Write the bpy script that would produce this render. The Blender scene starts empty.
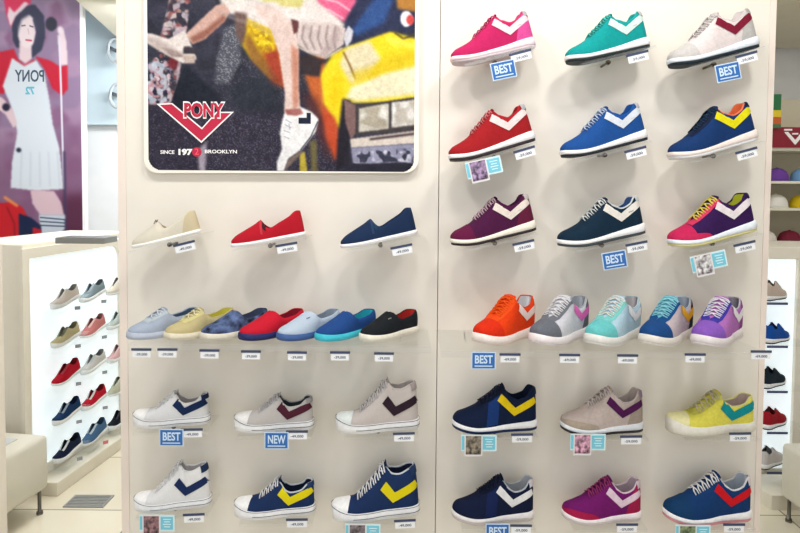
import bpy, bmesh, math, random
import numpy as np
from mathutils import Vector, Matrix, Euler
from mathutils.bvhtree import BVHTree
random.seed(7)
SC = bpy.context.scene
COL = SC.collection
PI = math.pi
R = math.radians

# ------------------------------------------------------------------ camera, world, lights, exposure
F = 660.0
PITCH, ROLL, EYE = 2.6, 0.45, 1.5
CY = 219.0
cam_d = bpy.data.cameras.new('camera')
cam_d.sensor_width = 36; cam_d.lens = 36 * F / 800; cam_d.sensor_fit = 'HORIZONTAL'
cam_d.shift_y = -(266.5 - CY) / 800
cam_d.clip_start = .02
cam = bpy.data.objects.new('camera', cam_d); COL.objects.link(cam)
CM = Matrix.Rotation(R(90 - PITCH), 4, 'X') @ Matrix.Rotation(R(ROLL), 4, 'Z')
CM.translation = (0, 0, EYE)
cam.matrix_world = CM
SC.camera = cam

def at(px, py, Y):
    """where the sight line through a photo point meets the upright plane at depth Y: returns X, Z"""
    d = CM.to_3x3() @ Vector(((px - 400) / F, -(py - CY) / F, -1))
    k = Y / d.y
    return d.x * k, EYE + d.z * k

w = bpy.data.worlds.new('world'); SC.world = w; w.use_nodes = True
w.node_tree.nodes['Background'].inputs[0].default_value = (.95, .97, 1, 1)
w.node_tree.nodes['Background'].inputs[1].default_value = .98
SC.view_settings.view_transform = 'Standard'
SC.view_settings.look = 'None'
SC.view_settings.gamma = 1
SC.view_settings.use_curve_mapping = False
SC.view_settings.exposure = 0.0

def area(name, loc, aim, sx, sy, power, col=(1, 1, 1)):
    l = bpy.data.lights.new(name, 'AREA'); l.shape = 'RECTANGLE'; l.size = sx; l.size_y = sy
    l.energy = power; l.color = col
    o = bpy.data.objects.new(name, l); COL.objects.link(o)
    o.location = loc
    o.rotation_euler = (Vector(aim) - Vector(loc)).to_track_quat('-Z', 'Y').to_euler()
    return o
area('ceiling_spot_light', (-.75, 1.15, 2.92), (-.65, 2.2, .6), .22, .22, 12, (1, .98, .95))
area('ceiling_spot_light', (.05, 1.15, 2.92), (.1, 2.2, .6), .22, .22, 10, (1, .98, .95))
area('ceiling_spot_light', (.85, 1.15, 2.92), (.8, 2.2, .6), .22, .22, 12, (1, .97, .92))
area('added_front_fill', (-.3, -.9, 2.9), (-.2, 2.2, .6), 3.2, 1.4, 20, (1, .985, .96))  # unseen fill, added to even out the light down the display wall
area('added_back_left_fill', (-2.9, 3.3, 2.95), (-2.4, 4.6, .8), .8, .8, 16, (.93, .97, 1))  # added lamp out of view, brightens the left background
area('added_back_wall_fill', (-1.35, 4.2, 2.58), (-1.9, 5.2, 1.6), 0.7, .5, 44, (.95, .98, 1))  # invented lamp under the dropped ceiling, lifts the dark back-left wall
area('added_aisle_fill', (-1.0, 3.1, 2.95), (-1.5, 3.4, 0), .6, .4, 27, (1, .99, .96))  # added to lighten the floor and left unit, not a known fixture
area('added_back_right_fill', (2.6, 3.0, 2.95), (2.7, 4.2, 0.5), 1.2, .8, 13, (1, .98, .92))  # extra fill added for the right background, no fixture known there

# ------------------------------------------------------------------ helpers
def lin(c):
    return tuple(((v / 255) / 12.92 if v / 255 <= .04045 else ((v / 255 + .055) / 1.055) ** 2.4) for v in c)
MC = {}
def mat(col, rough=.6, kind='plain', spec=.4, grain=None):
    key = (tuple(col), rough, kind)
    if key in MC: return MC[key]
    m = bpy.data.materials.new('%s_%d_%d_%d' % ((kind,) + tuple(int(v) for v in col))); m.use_nodes = True
    nt = m.node_tree; b = nt.nodes['Principled BSDF']
    c = lin(col)
    b.inputs['Roughness'].default_value = rough
    b.inputs['Specular IOR Level'].default_value = spec
    sc, amt, bump = {'plain': (40, .03, 0), 'fabric': (260, .05, .25), 'suede': (120, .07, .12), 'rubber': (90, .05, .05),
                     'paint': (9, .02, .02), 'print': (60, .0, 0), 'camo': (26, .9, .1), 'photo': (70, .9, 0)}[kind]
    if kind in ('camo', 'photo'):
        tc = nt.nodes.new('ShaderNodeTexCoord'); n = nt.nodes.new('ShaderNodeTexNoise'); n.inputs['Scale'].default_value = sc
        n.inputs['Detail'].default_value = 4
        cr = nt.nodes.new('ShaderNodeValToRGB'); cr.color_ramp.elements[0].position = .35; cr.color_ramp.elements[1].position = .68
        cr.color_ramp.elements[0].color = lin([v * .45 for v in col]) + (1,)
        cr.color_ramp.elements[1].color = lin([min(255, v * 1.5 + 30) for v in col]) + (1,)
        nt.links.new(tc.outputs['Object'], n.inputs['Vector']); nt.links.new(n.outputs['Fac'], cr.inputs[0])
        nt.links.new(cr.outputs[0], b.inputs['Base Color'])
    elif amt:
        tc = nt.nodes.new('ShaderNodeTexCoord'); n = nt.nodes.new('ShaderNodeTexNoise'); n.inputs['Scale'].default_value = sc
        cr = nt.nodes.new('ShaderNodeValToRGB'); cr.color_ramp.elements[0].position = .3; cr.color_ramp.elements[1].position = .7
        cr.color_ramp.elements[0].color = tuple(v * (1 - amt) for v in c) + (1,)
        cr.color_ramp.elements[1].color = tuple(min(1, v * (1 + amt)) for v in c) + (1,)
        nt.links.new(tc.outputs['Object'], n.inputs['Vector']); nt.links.new(n.outputs['Fac'], cr.inputs[0])
        nt.links.new(cr.outputs[0], b.inputs['Base Color'])
        if bump:
            bp = nt.nodes.new('ShaderNodeBump'); bp.inputs['Strength'].default_value = bump; bp.inputs['Distance'].default_value = .001
            nt.links.new(n.outputs['Fac'], bp.inputs['Height']); nt.links.new(bp.outputs[0], b.inputs['Normal'])
    else:
        b.inputs['Base Color'].default_value = c + (1,)
    MC[key] = m
    return m

def acrylic():
    if 'acr' in MC: return MC['acr']
    m = bpy.data.materials.new('clear_acrylic'); m.use_nodes = True; nt = m.node_tree; nt.nodes.clear()
    o = nt.nodes.new('ShaderNodeOutputMaterial'); mx = nt.nodes.new('ShaderNodeMixShader')
    t = nt.nodes.new('ShaderNodeBsdfTransparent'); t.inputs[0].default_value = (.985, .99, .988, 1)
    g = nt.nodes.new('ShaderNodeBsdfGlossy'); g.inputs['Roughness'].default_value = .08
    mx.inputs[0].default_value = .07;
    nt.links.new(t.outputs[0], mx.inputs[1]); nt.links.new(g.outputs[0], mx.inputs[2])
    nt.links.new(mx.outputs[0], o.inputs[0]); MC['acr'] = m
    return m
def glow(col, s):
    m = bpy.data.materials.new('backlit_panel'); m.use_nodes = True; b = m.node_tree.nodes['Principled BSDF']
    b.inputs['Base Color'].default_value = lin(col) + (1,); b.inputs['Emission Color'].default_value = lin(col) + (1,)
    b.inputs['Emission Strength'].default_value = s
    return m
def metal(col, rough=.3):
    k = ('metal', tuple(col), rough)
    if k in MC: return MC[k]
    m = bpy.data.materials.new('metal'); m.use_nodes = True; b = m.node_tree.nodes['Principled BSDF']
    b.inputs['Base Color'].default_value = lin(col) + (1,); b.inputs['Metallic'].default_value = .9; b.inputs['Roughness'].default_value = rough
    MC[k] = m
    return m

def mesh_obj(name, vs, fs, m, parent=None, smooth=True):
    me = bpy.data.meshes.new(name); me.from_pydata([tuple(v) for v in vs], [], fs); me.update()
    if smooth:
        me.polygons.foreach_set('use_smooth', [True] * len(me.polygons))
    if m: me.materials.append(m)
    o = bpy.data.objects.new(name, me); COL.objects.link(o)
    if parent: o.parent = parent
    return o
class MB:
    def __init__(s): s.v = []; s.f = []
    def add(s, vs, fs):
        k = len(s.v); s.v += [Vector(v) for v in vs]; s.f += [tuple(i + k for i in f) for f in fs]
    def box(s, c, d, M=None, ch=0):
        x, y, z = (d[0] / 2, d[1] / 2, d[2] / 2)
        bm = bmesh.new(); bmesh.ops.create_cube(bm, size=1)
        for v in bm.verts: v.co = Vector((v.co.x * d[0], v.co.y * d[1], v.co.z * d[2]))
        if ch: bmesh.ops.bevel(bm, geom=bm.edges[:], offset=ch, segments=2, affect='EDGES', profile=.5)
        bm.verts.index_update()
        vs = [v.co + Vector(c) for v in bm.verts]
        if M: vs = [M @ v for v in vs]
        s.add(vs, [[v.index for v in f.verts] for f in bm.faces]); bm.free()
    def grid(s, rows, close=False, flip=False):
        n = len(rows[0]); vs = [p for r in rows for p in r]; fs = []
        for i in range(len(rows) - 1):
            for j in range(n if close else n - 1):
                a, b = i * n + j, i * n + (j + 1) % n; q = (a, b, b + n, a + n)
                fs.append(q[::-1] if flip else q)
        s.add(vs, fs)
    def tube(s, pts, r, n=6, cap=True, fx=1.0):
        pts = [Vector(p) for p in pts]; rings = []
        for i, p in enumerate(pts):
            t = (pts[min(i + 1, len(pts) - 1)] - pts[max(i - 1, 0)]).normalized()
            a = t.cross(Vector((0, 0, 1)))
            if a.length < .1: a = t.cross(Vector((0, 1, 0)))
            a.normalize(); b = t.cross(a)
            rr = r[i] if isinstance(r, (list, tuple)) else r
            rings.append([p + a * math.cos(2 * PI * k / n) * rr + b * math.sin(2 * PI * k / n) * rr * fx for k in range(n)])
        k0 = len(s.v); s.grid(rings, close=True)
        if cap:
            s.f.append(tuple(k0 + i for i in range(n))); e = k0 + (len(rings) - 1) * n
            s.f.append(tuple(e + n - 1 - i for i in range(n)))
    def prism(s, poly, y0, y1):
        """poly in x,z; extruded along y"""
        n = len(poly); vs = [(x, y0, z) for x, z in poly] + [(x, y1, z) for x, z in poly]
        s.add(vs, [tuple(range(n)), tuple(range(2 * n - 1, n - 1, -1))] + [(i, i + n, (i + 1) % n + n, (i + 1) % n) for i in range(n)])
    def lathe(s, prof, n=20, c=(0, 0, 0)):
        s.grid([[(c[0] + r * math.cos(2 * PI * k / n), c[1] + r * math.sin(2 * PI * k / n), c[2] + z) for k in range(n)] for r, z in prof], close=True)
    def build(s, name, m, parent=None, smooth=True): return mesh_obj(name, s.v, s.f, m, parent, smooth)
def tag(o, label, cat, group=None, kind=None):
    o['label'] = label; o['category'] = cat
    if group: o['group'] = group
    if kind: o['kind'] = kind
    return o
def struct(o): o['kind'] = 'structure'; return o
def empty(name, loc, rot=(0, 0, 0)):
    o = bpy.data.objects.new(name, None); COL.objects.link(o); o.location = loc; o.rotation_euler = rot
    o.empty_display_size = .03
    return o
def text(s, name, size, m, parent, loc, thick=0, width=None, depth=.0004, align='CENTER', mirror=False, height=None):
    c = bpy.data.curves.new(name, 'FONT'); c.body = s; c.size = size; c.offset = thick; c.extrude = depth
    c.align_x = align; c.align_y = 'CENTER'; c.resolution_u = 3
    c.materials.append(m)
    o = bpy.data.objects.new(name, c); COL.objects.link(o)
    if parent: o.parent = parent
    o.location = loc; o.rotation_euler = (PI / 2, 0, 0)
    bpy.context.view_layer.update()
    sx = width / max(o.dimensions.x, 1e-6) if width else 1
    sy = height / max(o.dimensions.y, 1e-6) if height else (1 if not width else min(1, sx) if False else 1)
    o.scale = (-sx if mirror else sx, sy, 1)
    me = bpy.data.meshes.new_from_object(o); q = bpy.data.objects.new(name, me); COL.objects.link(q)
    q.parent = parent; q.location = o.location; q.rotation_euler = o.rotation_euler; q.scale = o.scale
    bpy.data.objects.remove(o)
    return q
def interp(pts, s):
    """smooth (monotone cubic) interpolation"""
    xs = [p[0] for p in pts]; ys = [p[1] for p in pts]
    if s <= xs[0]: return ys[0]
    if s >= xs[-1]: return ys[-1]
    i = max(k for k in range(len(xs) - 1) if xs[k] <= s)
    d = [(ys[k + 1] - ys[k]) / (xs[k + 1] - xs[k]) for k in range(len(xs) - 1)]
    def m(k):
        if k == 0: return d[0]
        if k == len(xs) - 1: return d[-1]
        return 0 if d[k - 1] * d[k] <= 0 else 2 * d[k - 1] * d[k] / (d[k - 1] + d[k])
    h = xs[i + 1] - xs[i]; t = (s - xs[i]) / h
    return ((2 * t ** 3 - 3 * t ** 2 + 1) * ys[i] + (t ** 3 - 2 * t ** 2 + t) * h * m(i) + (-2 * t ** 3 + 3 * t ** 2) * ys[i + 1] + (t ** 3 - t ** 2) * h * m(i + 1))

# ------------------------------------------------------------------ the room
WY = 2.2          # front face of the display wall
def floor_mat():
    m = bpy.data.materials.new('cream_floor_tiles'); m.use_nodes = True; nt = m.node_tree; b = nt.nodes['Principled BSDF']
    tc = nt.nodes.new('ShaderNodeTexCoord'); br = nt.nodes.new('ShaderNodeTexBrick')
    br.offset = 0; br.inputs['Scale'].default_value = 1; br.inputs['Brick Width'].default_value = .6; br.inputs['Row Height'].default_value = .6
    br.inputs['Mortar Size'].default_value = .004
    br.inputs['Color1'].default_value = lin((234, 226, 206)) + (1,); br.inputs['Color2'].default_value = lin((228, 219, 198)) + (1,)
    br.inputs['Mortar'].default_value = lin((150, 142, 125)) + (1,)
    nt.links.new(tc.outputs['Object'], br.inputs['Vector']); nt.links.new(br.outputs[0], b.inputs['Base Color'])
    b.inputs['Roughness'].default_value = .22
    return m
def slab(name, x0, x1, y0, y1, z0, z1, m, parent=None, ch=0):
    b = MB(); b.box(((x0 + x1) / 2, (y0 + y1) / 2, (z0 + z1) / 2), (x1 - x0, y1 - y0, z1 - z0), ch=ch)
    return b.build(name, m, parent, smooth=False)
cream = mat((226, 220, 208), .7, 'paint')
white = mat((236, 238, 240), .7, 'paint')
struct(slab('floor', -4.2, 4.2, -2.2, 5.3, -.1, 0, floor_mat()))
struct(slab('ceiling', -4.2, 4.2, -2.2, 5.3, 3.0, 3.1, white))
struct(slab('wall_back', -4.2, 4.2, 5.2, 5.3, 0, 3.0, white))
struct(slab('wall_left', -4.2, -4.1, -2.2, 5.2, 0, 3.0, white))
struct(slab('wall_right', 4.1, 4.2, -2.2, 5.2, 0, 3.0, cream))
b = MB()
sx = [(-1.86, 3.6), (-2.13, 5.11), (4.1, 5.11), (4.1, 3.6)]
b.add([(x, y, z) for z in (2.6, 3.0) for x, y in sx], [(3, 2, 1, 0), (4, 5, 6, 7), (0, 1, 5, 4), (1, 2, 6, 5), (2, 3, 7, 6), (3, 0, 4, 7)])
struct(b.build('trim_1', mat((214, 209, 192), .7, 'paint'), smooth=False))

# display wall: boards, edge posts, a seam
X0, _ = at(127, 266, WY); X1, _ = at(762, 266, WY); XE0, _ = at(119, 266, WY); XE1, _ = at(768, 266, WY); XS, _ = at(438, 266, WY)
TOP = 2.5
board_m = mat((234, 228, 218), .62, 'paint')
edge_m = mat((238, 225, 215), .6, 'paint')
dw = empty('display_wall', (0, WY, 0)); 
tag(dw, 'tall cream display wall on which all the big row of shoes and the poster hang', 'display wall')
def dpart(name, x0, x1, y0, y1, m):
    o = slab(name, x0, x1, y0, y1, 0, TOP, m, None, .0015); o.location = (0, -WY, 0); o.parent = dw
    return o
dpart('board', X0, XS - .001, WY, WY + .1, board_m)
dpart('board', XS + .001, X1, WY, WY + .1, board_m)
dpart('edge_post', XE0, X0, WY - .002, WY + .12, edge_m)
dpart('edge_post', X1, XE1, WY - .002, WY + .12, edge_m)

# ------------------------------------------------------------------ printed pictures (colours laid on a fine mesh of each flat print)
class Paint:
    def __init__(s, x0, y0, x1, y1, k, bg):
        s.x0, s.y0, s.k = x0, y0, k
        s.W, s.H = int((x1 - x0) * k) + 1, int((y1 - y0) * k) + 1
        s.x1, s.y1 = x0 + (s.W - 1) / k, y0 + (s.H - 1) / k
        s.X, s.Y = np.meshgrid(x0 + np.arange(s.W) / k, y0 + np.arange(s.H) / k)
        s.I = np.zeros((s.H, s.W, 3)) + np.array(bg, float)
        s.rng = np.random.RandomState(5)
    def blur(s, m, b):
        n = int(round(b * s.k))
        for _ in range(2):
            if n < 1: break
            for ax in (0, 1):
                p = np.pad(m, [(n, n) if a == ax else (0, 0) for a in (0, 1)], 'edge')
                m = sum(np.take(p, range(i, i + m.shape[ax]), axis=ax) for i in range(2 * n + 1)) / (2 * n + 1)
        return m
    def inside(s, pts):
        m = np.zeros(s.X.shape, bool); n = len(pts)
        for i in range(n):
            (xa, ya), (xb, yb) = pts[i], pts[(i + 1) % n]
            if ya == yb: continue
            c = ((ya > s.Y) != (yb > s.Y)) & (s.X < (xb - xa) * (s.Y - ya) / (yb - ya) + xa)
            m ^= c
        return m.astype(float)
    def noise(s, cell):
        h, w_ = int(s.H / (cell * s.k)) + 3, int(s.W / (cell * s.k)) + 3
        g = s.rng.rand(h, w_)
        yy = np.arange(s.H) / (cell * s.k); xx = np.arange(s.W) / (cell * s.k)
        yi, xi = yy.astype(int), xx.astype(int); fy, fx = (yy - yi)[:, None], (xx - xi)[None, :]
        a = g[np.ix_(yi, xi)]; b_ = g[np.ix_(yi, xi + 1)]; c = g[np.ix_(yi + 1, xi)]; d = g[np.ix_(yi + 1, xi + 1)]
        return a * (1 - fx) * (1 - fy) + b_ * fx * (1 - fy) + c * (1 - fx) * fy + d * fx * fy
    def put(s, m, col, a=1.0):
        m = (m * a)[..., None]; s.I = s.I * (1 - m) + np.array(col, float) * m
    def poly(s, pts, col, b=.5, a=1.0): s.put(s.blur(s.inside(pts), b), col, a)
    def ell(s, cx, cy, rx, ry, col, b=.5, a=1.0):
        s.put(s.blur(((((s.X - cx) / rx) ** 2 + ((s.Y - cy) / ry) ** 2) < 1).astype(float), b), col, a)
    def line(s, pts, w_, col, b=.3, a=1.0):
        m = np.zeros(s.X.shape)
        for (xa, ya), (xb, yb) in zip(pts[:-1], pts[1:]):
            L = max(1e-6, (xb - xa) ** 2 + (yb - ya) ** 2)
            t = np.clip(((s.X - xa) * (xb - xa) + (s.Y - ya) * (yb - ya)) / L, 0, 1)
            d = np.hypot(s.X - xa - t * (xb - xa), s.Y - ya - t * (yb - ya)); m = np.maximum(m, np.clip(w_ / 2 - d + .5, 0, 1))
        s.put(s.blur(m, b), col, a)
    def mottle(s, pts, cols, cell=2.0, b=.6):
        m = s.blur(s.inside(pts), b) if pts is not None else np.ones(s.X.shape)
        for c in cols:
            n = s.noise(cell); s.put(m * np.clip((n - .5) * 5, 0, 1), c, .85)
    def speck(s, pts, col, th=.72, cell=1.2, a=.7):
        s.put(s.blur(s.inside(pts), 1.5) * np.clip((s.noise(cell) - th) * 8, 0, 1), col, a)
def srgb_lin(a):
    a = np.clip(a / 255, 0, 1); return np.where(a <= .04045, a / 12.92, ((a + .055) / 1.055) ** 2.4)
def print_mesh(name, P, Y, keep, parent, rough=.4, tone=.84):
    """a flat print standing at depth Y; keep(px,py) says which points are inside its outline"""
    W, H = P.W, P.H
    vs = []
    ax, az = at(P.x0, P.y0, Y); bx, _ = at(P.x1, P.y0, Y); _, cz = at(P.x0, P.y1, Y)
    xs = np.linspace(ax, bx, W); zs = np.linspace(az, cz, H)
    co = np.zeros((H, W, 3)); co[..., 0] = xs[None, :]; co[..., 2] = zs[:, None]
    col = srgb_lin(P.I) * tone
    idx = np.arange(H * W).reshape(H, W)
    q = np.stack([idx[:-1, :-1], idx[1:, :-1], idx[1:, 1:], idx[:-1, 1:]], -1).reshape(-1, 4)
    me = bpy.data.meshes.new(name)
    me.from_pydata(co.reshape(-1, 3).tolist(), [], q[keep(P.X[:-1, :-1] + .5 / P.k, P.Y[:-1, :-1] + .5 / P.k).reshape(-1)].tolist()); me.update()
    ca = me.color_attributes.new('print', 'FLOAT_COLOR', 'POINT')
    ca.data.foreach_set('color', np.concatenate([col.reshape(-1, 3), np.ones((H * W, 1))], 1).astype(np.float32).reshape(-1))
    m = bpy.data.materials.new(name + '_ink'); m.use_nodes = True; nt = m.node_tree
    at_ = nt.nodes.new('ShaderNodeAttribute'); at_.attribute_name = 'print'
    nt.links.new(at_.outputs['Color'], nt.nodes['Principled BSDF'].inputs['Base Color'])
    nt.nodes['Principled BSDF'].inputs['Roughness'].default_value = rough; nt.nodes['Principled BSDF'].inputs['Specular IOR Level'].default_value = .15
    me.materials.append(m)
    o = bpy.data.objects.new(name, me); COL.objects.link(o); o.parent = parent
    return o

# --- the large advertising poster on the display wall
PY = WY - .022
PT = -62
P = Paint(146.5, PT, 416, 170.5, 1.6, (50, 51, 66))
P.mottle(None, [(62, 60, 78), (42, 42, 54)], 14)
P.poly([(146, 95), (240, 110), (330, 80), (345, 171), (146, 171)], (48, 44, 60), 5)
P.speck([(222, 55), (300, 60), (345, 171), (205, 171), (212, 90)], (120, 118, 132), .66, 1.0, .4)
P.speck([(146, 108), (210, 108), (345, 130), (345, 171), (146, 171)], (128, 116, 140), .68, 1.0, .4)
P.poly([(196, 150), (206, 140), (204, 171), (198, 171)], (200, 190, 205), 1.5, .8)
P.poly([(225, 88), (270, 70), (284, 110), (240, 112)], (34, 40, 50), 4, .7)
P.poly([(168, 92), (184, 62), (216, 92), (222, 110), (170, 108)], (28, 32, 45), 2)
P.mottle([(172, PT), (196, PT), (190, 0), (184, 40), (178, 75), (168, 105), (146, 103), (148, 75), (160, 35), (168, 5)],
         [(180, 140, 130), (70, 56, 64), (205, 190, 190), (140, 76, 78), (44, 42, 56), (190, 176, 186)], 4.5, .8)
P.mottle([(147, 60), (170, 60), (168, 105), (146, 103)], [(225, 210, 220), (35, 35, 60), (200, 150, 160), (190, 200, 215)], 3.5, .8)
P.ell(172, 62, 5, 6, (120, 40, 50), 1)
P.poly([(225, 26), (239, 22), (240, 60), (228, 82), (214, 82), (216, 58)], (80, 82, 94), 1)
P.speck([(225, 26), (239, 22), (240, 60), (228, 82), (214, 82), (216, 58)], (170, 170, 178), .55, 1.0, .5)
# car bodywork left of the leg
P.poly([(244, 14), (274, 24), (281, 50), (289, 86), (270, 76), (250, 56), (241, 42)], (216, 178, 22), 1.5)
P.poly([(262, 50), (279, 44), (289, 88), (272, 80)], (165, 62, 40), 2.5)
P.mottle([(247, 20), (268, 30), (276, 50), (260, 50)], [(240, 215, 40), (170, 130, 20)], 3, 1)
P.poly([(300, 56), (324, 52), (328, 92), (340, 120), (338, 158), (326, 122), (312, 96)], (196, 100, 48), 2)
P.poly([(302, 90), (318, 96), (332, 130), (330, 160), (312, 120)], (90, 40, 40), 3, .7)
# hood
P.poly([(321, 72), (332, 52), (352, 42), (390, 28), (417, 36), (417, 100), (346, 100), (342, 128), (334, 118), (324, 100)], (238, 214, 30), 1.2)
P.poly([(346, 46), (370, 38), (382, 56), (368, 74), (352, 82), (340, 62)], (226, 214, 178), 2)
P.line([(344, 50), (350, 62), (356, 76)], 1.6, (120, 80, 20), .6)
P.poly([(352, 84), (385, 70), (417, 62), (417, 92), (358, 99), (346, 96)], (238, 230, 196), 1.8)
P.poly([(328, 78), (342, 72), (344, 118), (330, 100)], (240, 205, 10), 2)
P.poly([(322, 104), (336, 116), (341, 150), (336, 160), (326, 135)], (196, 74, 40), 2)
P.poly([(343, 96), (352, 98), (350, 165), (337, 168), (338, 140)], (34, 30, 42), 1)
# lamps and bumper
P.poly([(345, 97), (357, 103), (357, 130), (352, 138), (346, 120)], (128, 98, 96), .8)
P.poly([(357, 103), (417, 94), (417, 128), (357, 133)], (66, 60, 62), .4)
P.poly([(360, 106), (390, 101), (390, 126), (360, 130)], (206, 200, 188), .6)
P.poly([(393, 100), (417, 97), (417, 122), (393, 125)], (226, 222, 218), .6)
P.mottle([(361, 107), (389, 102), (389, 125), (361, 129)], [(235, 232, 225), (170, 160, 142)], 7, 1)
P.mottle([(394, 101), (417, 97), (417, 121), (394, 124)], [(240, 240, 240), (186, 178, 166)], 7, 1)
P.poly([(351, 137), (417, 128), (417, 141), (352, 146)], (222, 210, 200), .7)
P.line([(372, 137), (417, 131)], 2.4, (70, 55, 60), .4)
P.poly([(352, 146), (417, 141), (417, 162), (380, 163), (354, 161)], (150, 150, 176), .8)
P.mottle([(355, 150), (417, 146), (417, 160), (355, 161)], [(220, 220, 235), (40, 42, 60)], 4, .8)
P.poly([(353, 163), (400, 160), (417, 161), (417, 171), (340, 171)], (38, 38, 52), .8)
P.poly([(300, 152), (305, 150), (308, 171), (300, 171)], (190, 170, 60), .8)
P.poly([(310, 140), (317, 138), (318, 171), (312, 171)], (120, 110, 60), 1.5, .8)
# dark arm and sleeve at the right
P.poly([(350, PT), (417, PT), (417, 30), (392, 28), (352, 42), (343, 42), (346, 16)], (36, 42, 72), 1.2)
P.poly([(372, 0), (392, -20), (400, -20), (385, 20), (356, 34), (352, 28)], (44, 84, 150), 2, .8)
P.poly([(394, -30), (417, -30), (417, 9), (398, 6)], (176, 120, 50), 1.2)
P.ell(407, 16, 6, 8, (238, 236, 240), .5); P.ell(411, 17, 4, 5, (205, 70, 70), .5)
P.line([(396, 30), (404, 36), (414, 32)], 2, (70, 60, 30), .6)
P.poly([(343, 34), (349, 23), (354, 28), (352, 38), (347, 45)], (206, 204, 212), .6)
# the seated figure: shirt, shorts, legs, shoes
P.poly([(290, PT), (360, PT), (356, 0), (344, 20), (326, 12), (308, 2)], (216, 92, 132), 1)
P.line([(312, 4), (330, 8), (343, 16)], 1.5, (240, 190, 205), .5); P.line([(322, -4), (338, 0), (350, 8)], 1.5, (240, 190, 205), .5)
P.poly([(214, PT + 20), (300, PT), (318, 0), (336, 14), (345, 22), (340, 34), (320, 28), (300, 30), (272, 28), (250, 18), (236, 14), (222, 10)], (222, 212, 208), 1)
P.poly([(262, 0), (276, 0), (280, 4), (300, 6), (304, 0), (304, -8), (262, -8)], (200, 190, 90), 1.2, .7)
P.poly([(234, 10), (247, 12), (246, 30), (243, 44), (236, 34)], (104, 80, 74), 1)
P.poly([(297, 20), (330, 20), (346, 26), (344, 42), (326, 55), (308, 50), (297, 42)], (206, 190, 186), .8)
for k in range(5): P.line([(304 + 8 * k, 24), (302 + 8 * k, 36), (308 + 7 * k, 47)], 1.8, (132, 108, 112), .6, .75)
P.line([(297, 44), (310, 51), (326, 56), (342, 46)], 1.5, (228, 214, 196), .4)
P.poly([(300, 50), (312, 53), (326, 58), (338, 52), (322, 62), (320, 75), (300, 72)], (34, 32, 42), 1.5, .9)
P.poly([(252, 4), (272, 4), (296, 24), (299, 50), (299, 90), (301, 112), (284, 114), (285, 92), (279, 52), (270, 26)], (224, 200, 192), .8)
P.poly([(291, 42), (299, 48), (299, 104), (293, 108), (292, 70)], (196, 128, 104), 1.2, .85)
P.poly([(291, 17), (299, 19), (298, 30), (294, 32)], (96, 52, 54), .8)
P.poly([(184, 34), (204, 15), (216, 4), (224, 2), (230, 10), (224, 20), (204, 38), (192, 43)], (206, 168, 156), .8)
P.poly([(192, 42), (204, 37), (226, 18), (224, 12), (205, 28), (190, 36)], (136, 80, 66), 1, .85)
P.poly([(145, 32), (152, 33), (168, 38), (184, 29), (190, 42), (196, 58), (182, 62), (164, 53), (146, 42)], (224, 214, 210), .6)
P.poly([(160, 46), (176, 50), (184, 56), (172, 56)], (120, 100, 96), .8, .8)
P.poly([(183, 45), (196, 46), (196, 53), (182, 53)], (58, 52, 62), .5)
P.poly([(182, 54), (195, 54), (194, 62), (184, 62)], (190, 170, 160), .6)
P.poly([(284, 113), (292, 108), (301, 105), (312, 110), (319, 117), (316, 130), (303, 147), (289, 157), (284, 170), (277, 170), (277, 160), (282, 148), (280, 132), (282, 120)], (240, 239, 241), .5)
P.poly([(285, 108), (300, 106), (304, 112), (296, 114), (287, 113)], (150, 70, 66), .7, .8)
P.poly([(299, 116), (307, 116), (307, 111), (311, 111), (311, 122), (299, 122)], (28, 36, 58), .3)
P.line([(318, 120), (311, 135), (301, 148)], 1.1, (60, 66, 80), .2); P.line([(289, 122), (290, 128)], 1, (190, 190, 200), .2)
P.poly([(288, 158), (303, 148), (302, 152), (287, 167), (284, 170)], (120, 104, 96), .6)
for (xa_, ya_, xb_, yb_) in ((286, 118, 291, 121), (285, 123, 291, 126), (284, 129, 290, 131), (284, 135, 289, 137)): P.line([(xa_, ya_), (xb_, yb_)], .9, (176, 176, 190), .2)
P.poly([(336, 24), (342, 26), (336, 46), (326, 54), (318, 53), (330, 40)], (168, 148, 148), 1.2, .6)
P.line([(222, 12), (236, 18), (252, 22), (270, 32)], 2.5, (176, 160, 156), 1, .6); P.line([(240, -6), (262, 2), (284, 12)], 2, (190, 176, 172), 1, .6)
P.poly([(352, 70), (372, 64), (400, 50), (417, 48), (417, 62), (385, 70), (356, 82)], (222, 190, 24), 2.5, .7)
P.poly([(384, 32), (417, 40), (417, 46), (392, 42)], (246, 232, 90), 2, .8)
P.poly([(248, 30), (256, 44), (270, 66), (282, 82), (270, 78), (252, 60), (244, 42)], (120, 70, 50), 2, .7)
P.poly([(146, 35), (160, 40), (172, 46), (184, 54), (170, 55), (156, 48), (146, 42)], (170, 150, 146), 1, .6)
for cell_, am_ in ((1.2, 26), (4, 22), (12, 14)): P.I += (P.noise(cell_) - .5)[..., None] * am_ * (.35 + .65 * (P.I.mean(2, keepdims=True) / 255))
CR = 13
def in_poster(x, y):
    xa, xb, yb = 146.5, 416, 170
    dx = np.maximum(np.maximum(xa + CR - x, x - (xb - CR)), 0); dy = np.maximum(y - (yb - CR), 0)
    return dx * dx + dy * dy < CR * CR
pr = empty('wall_poster', (0, PY, 0))
tag(pr, 'big glossy poster of a seated person in white sneakers on a yellow car', 'poster')
print_mesh('printed_picture', P, PY, in_poster, pr).location = (0, -.0006, 0)
def rr_poly(x0, x1, y0, y1, r, Y, round_top=False):
    pts = []
    for (cx, cy, a0) in ((x1 - r, y1 - r, 0), (x0 + r, y1 - r, 90)):
        for k in range(9):
            a = R(a0 + 90 * k / 8); pts.append((cx + r * math.cos(a), cy + r * math.sin(a)))
    pts += [(x0, y0), (x1, y0)]
    return [at(x, y, Y) for x, y in pts]
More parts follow.
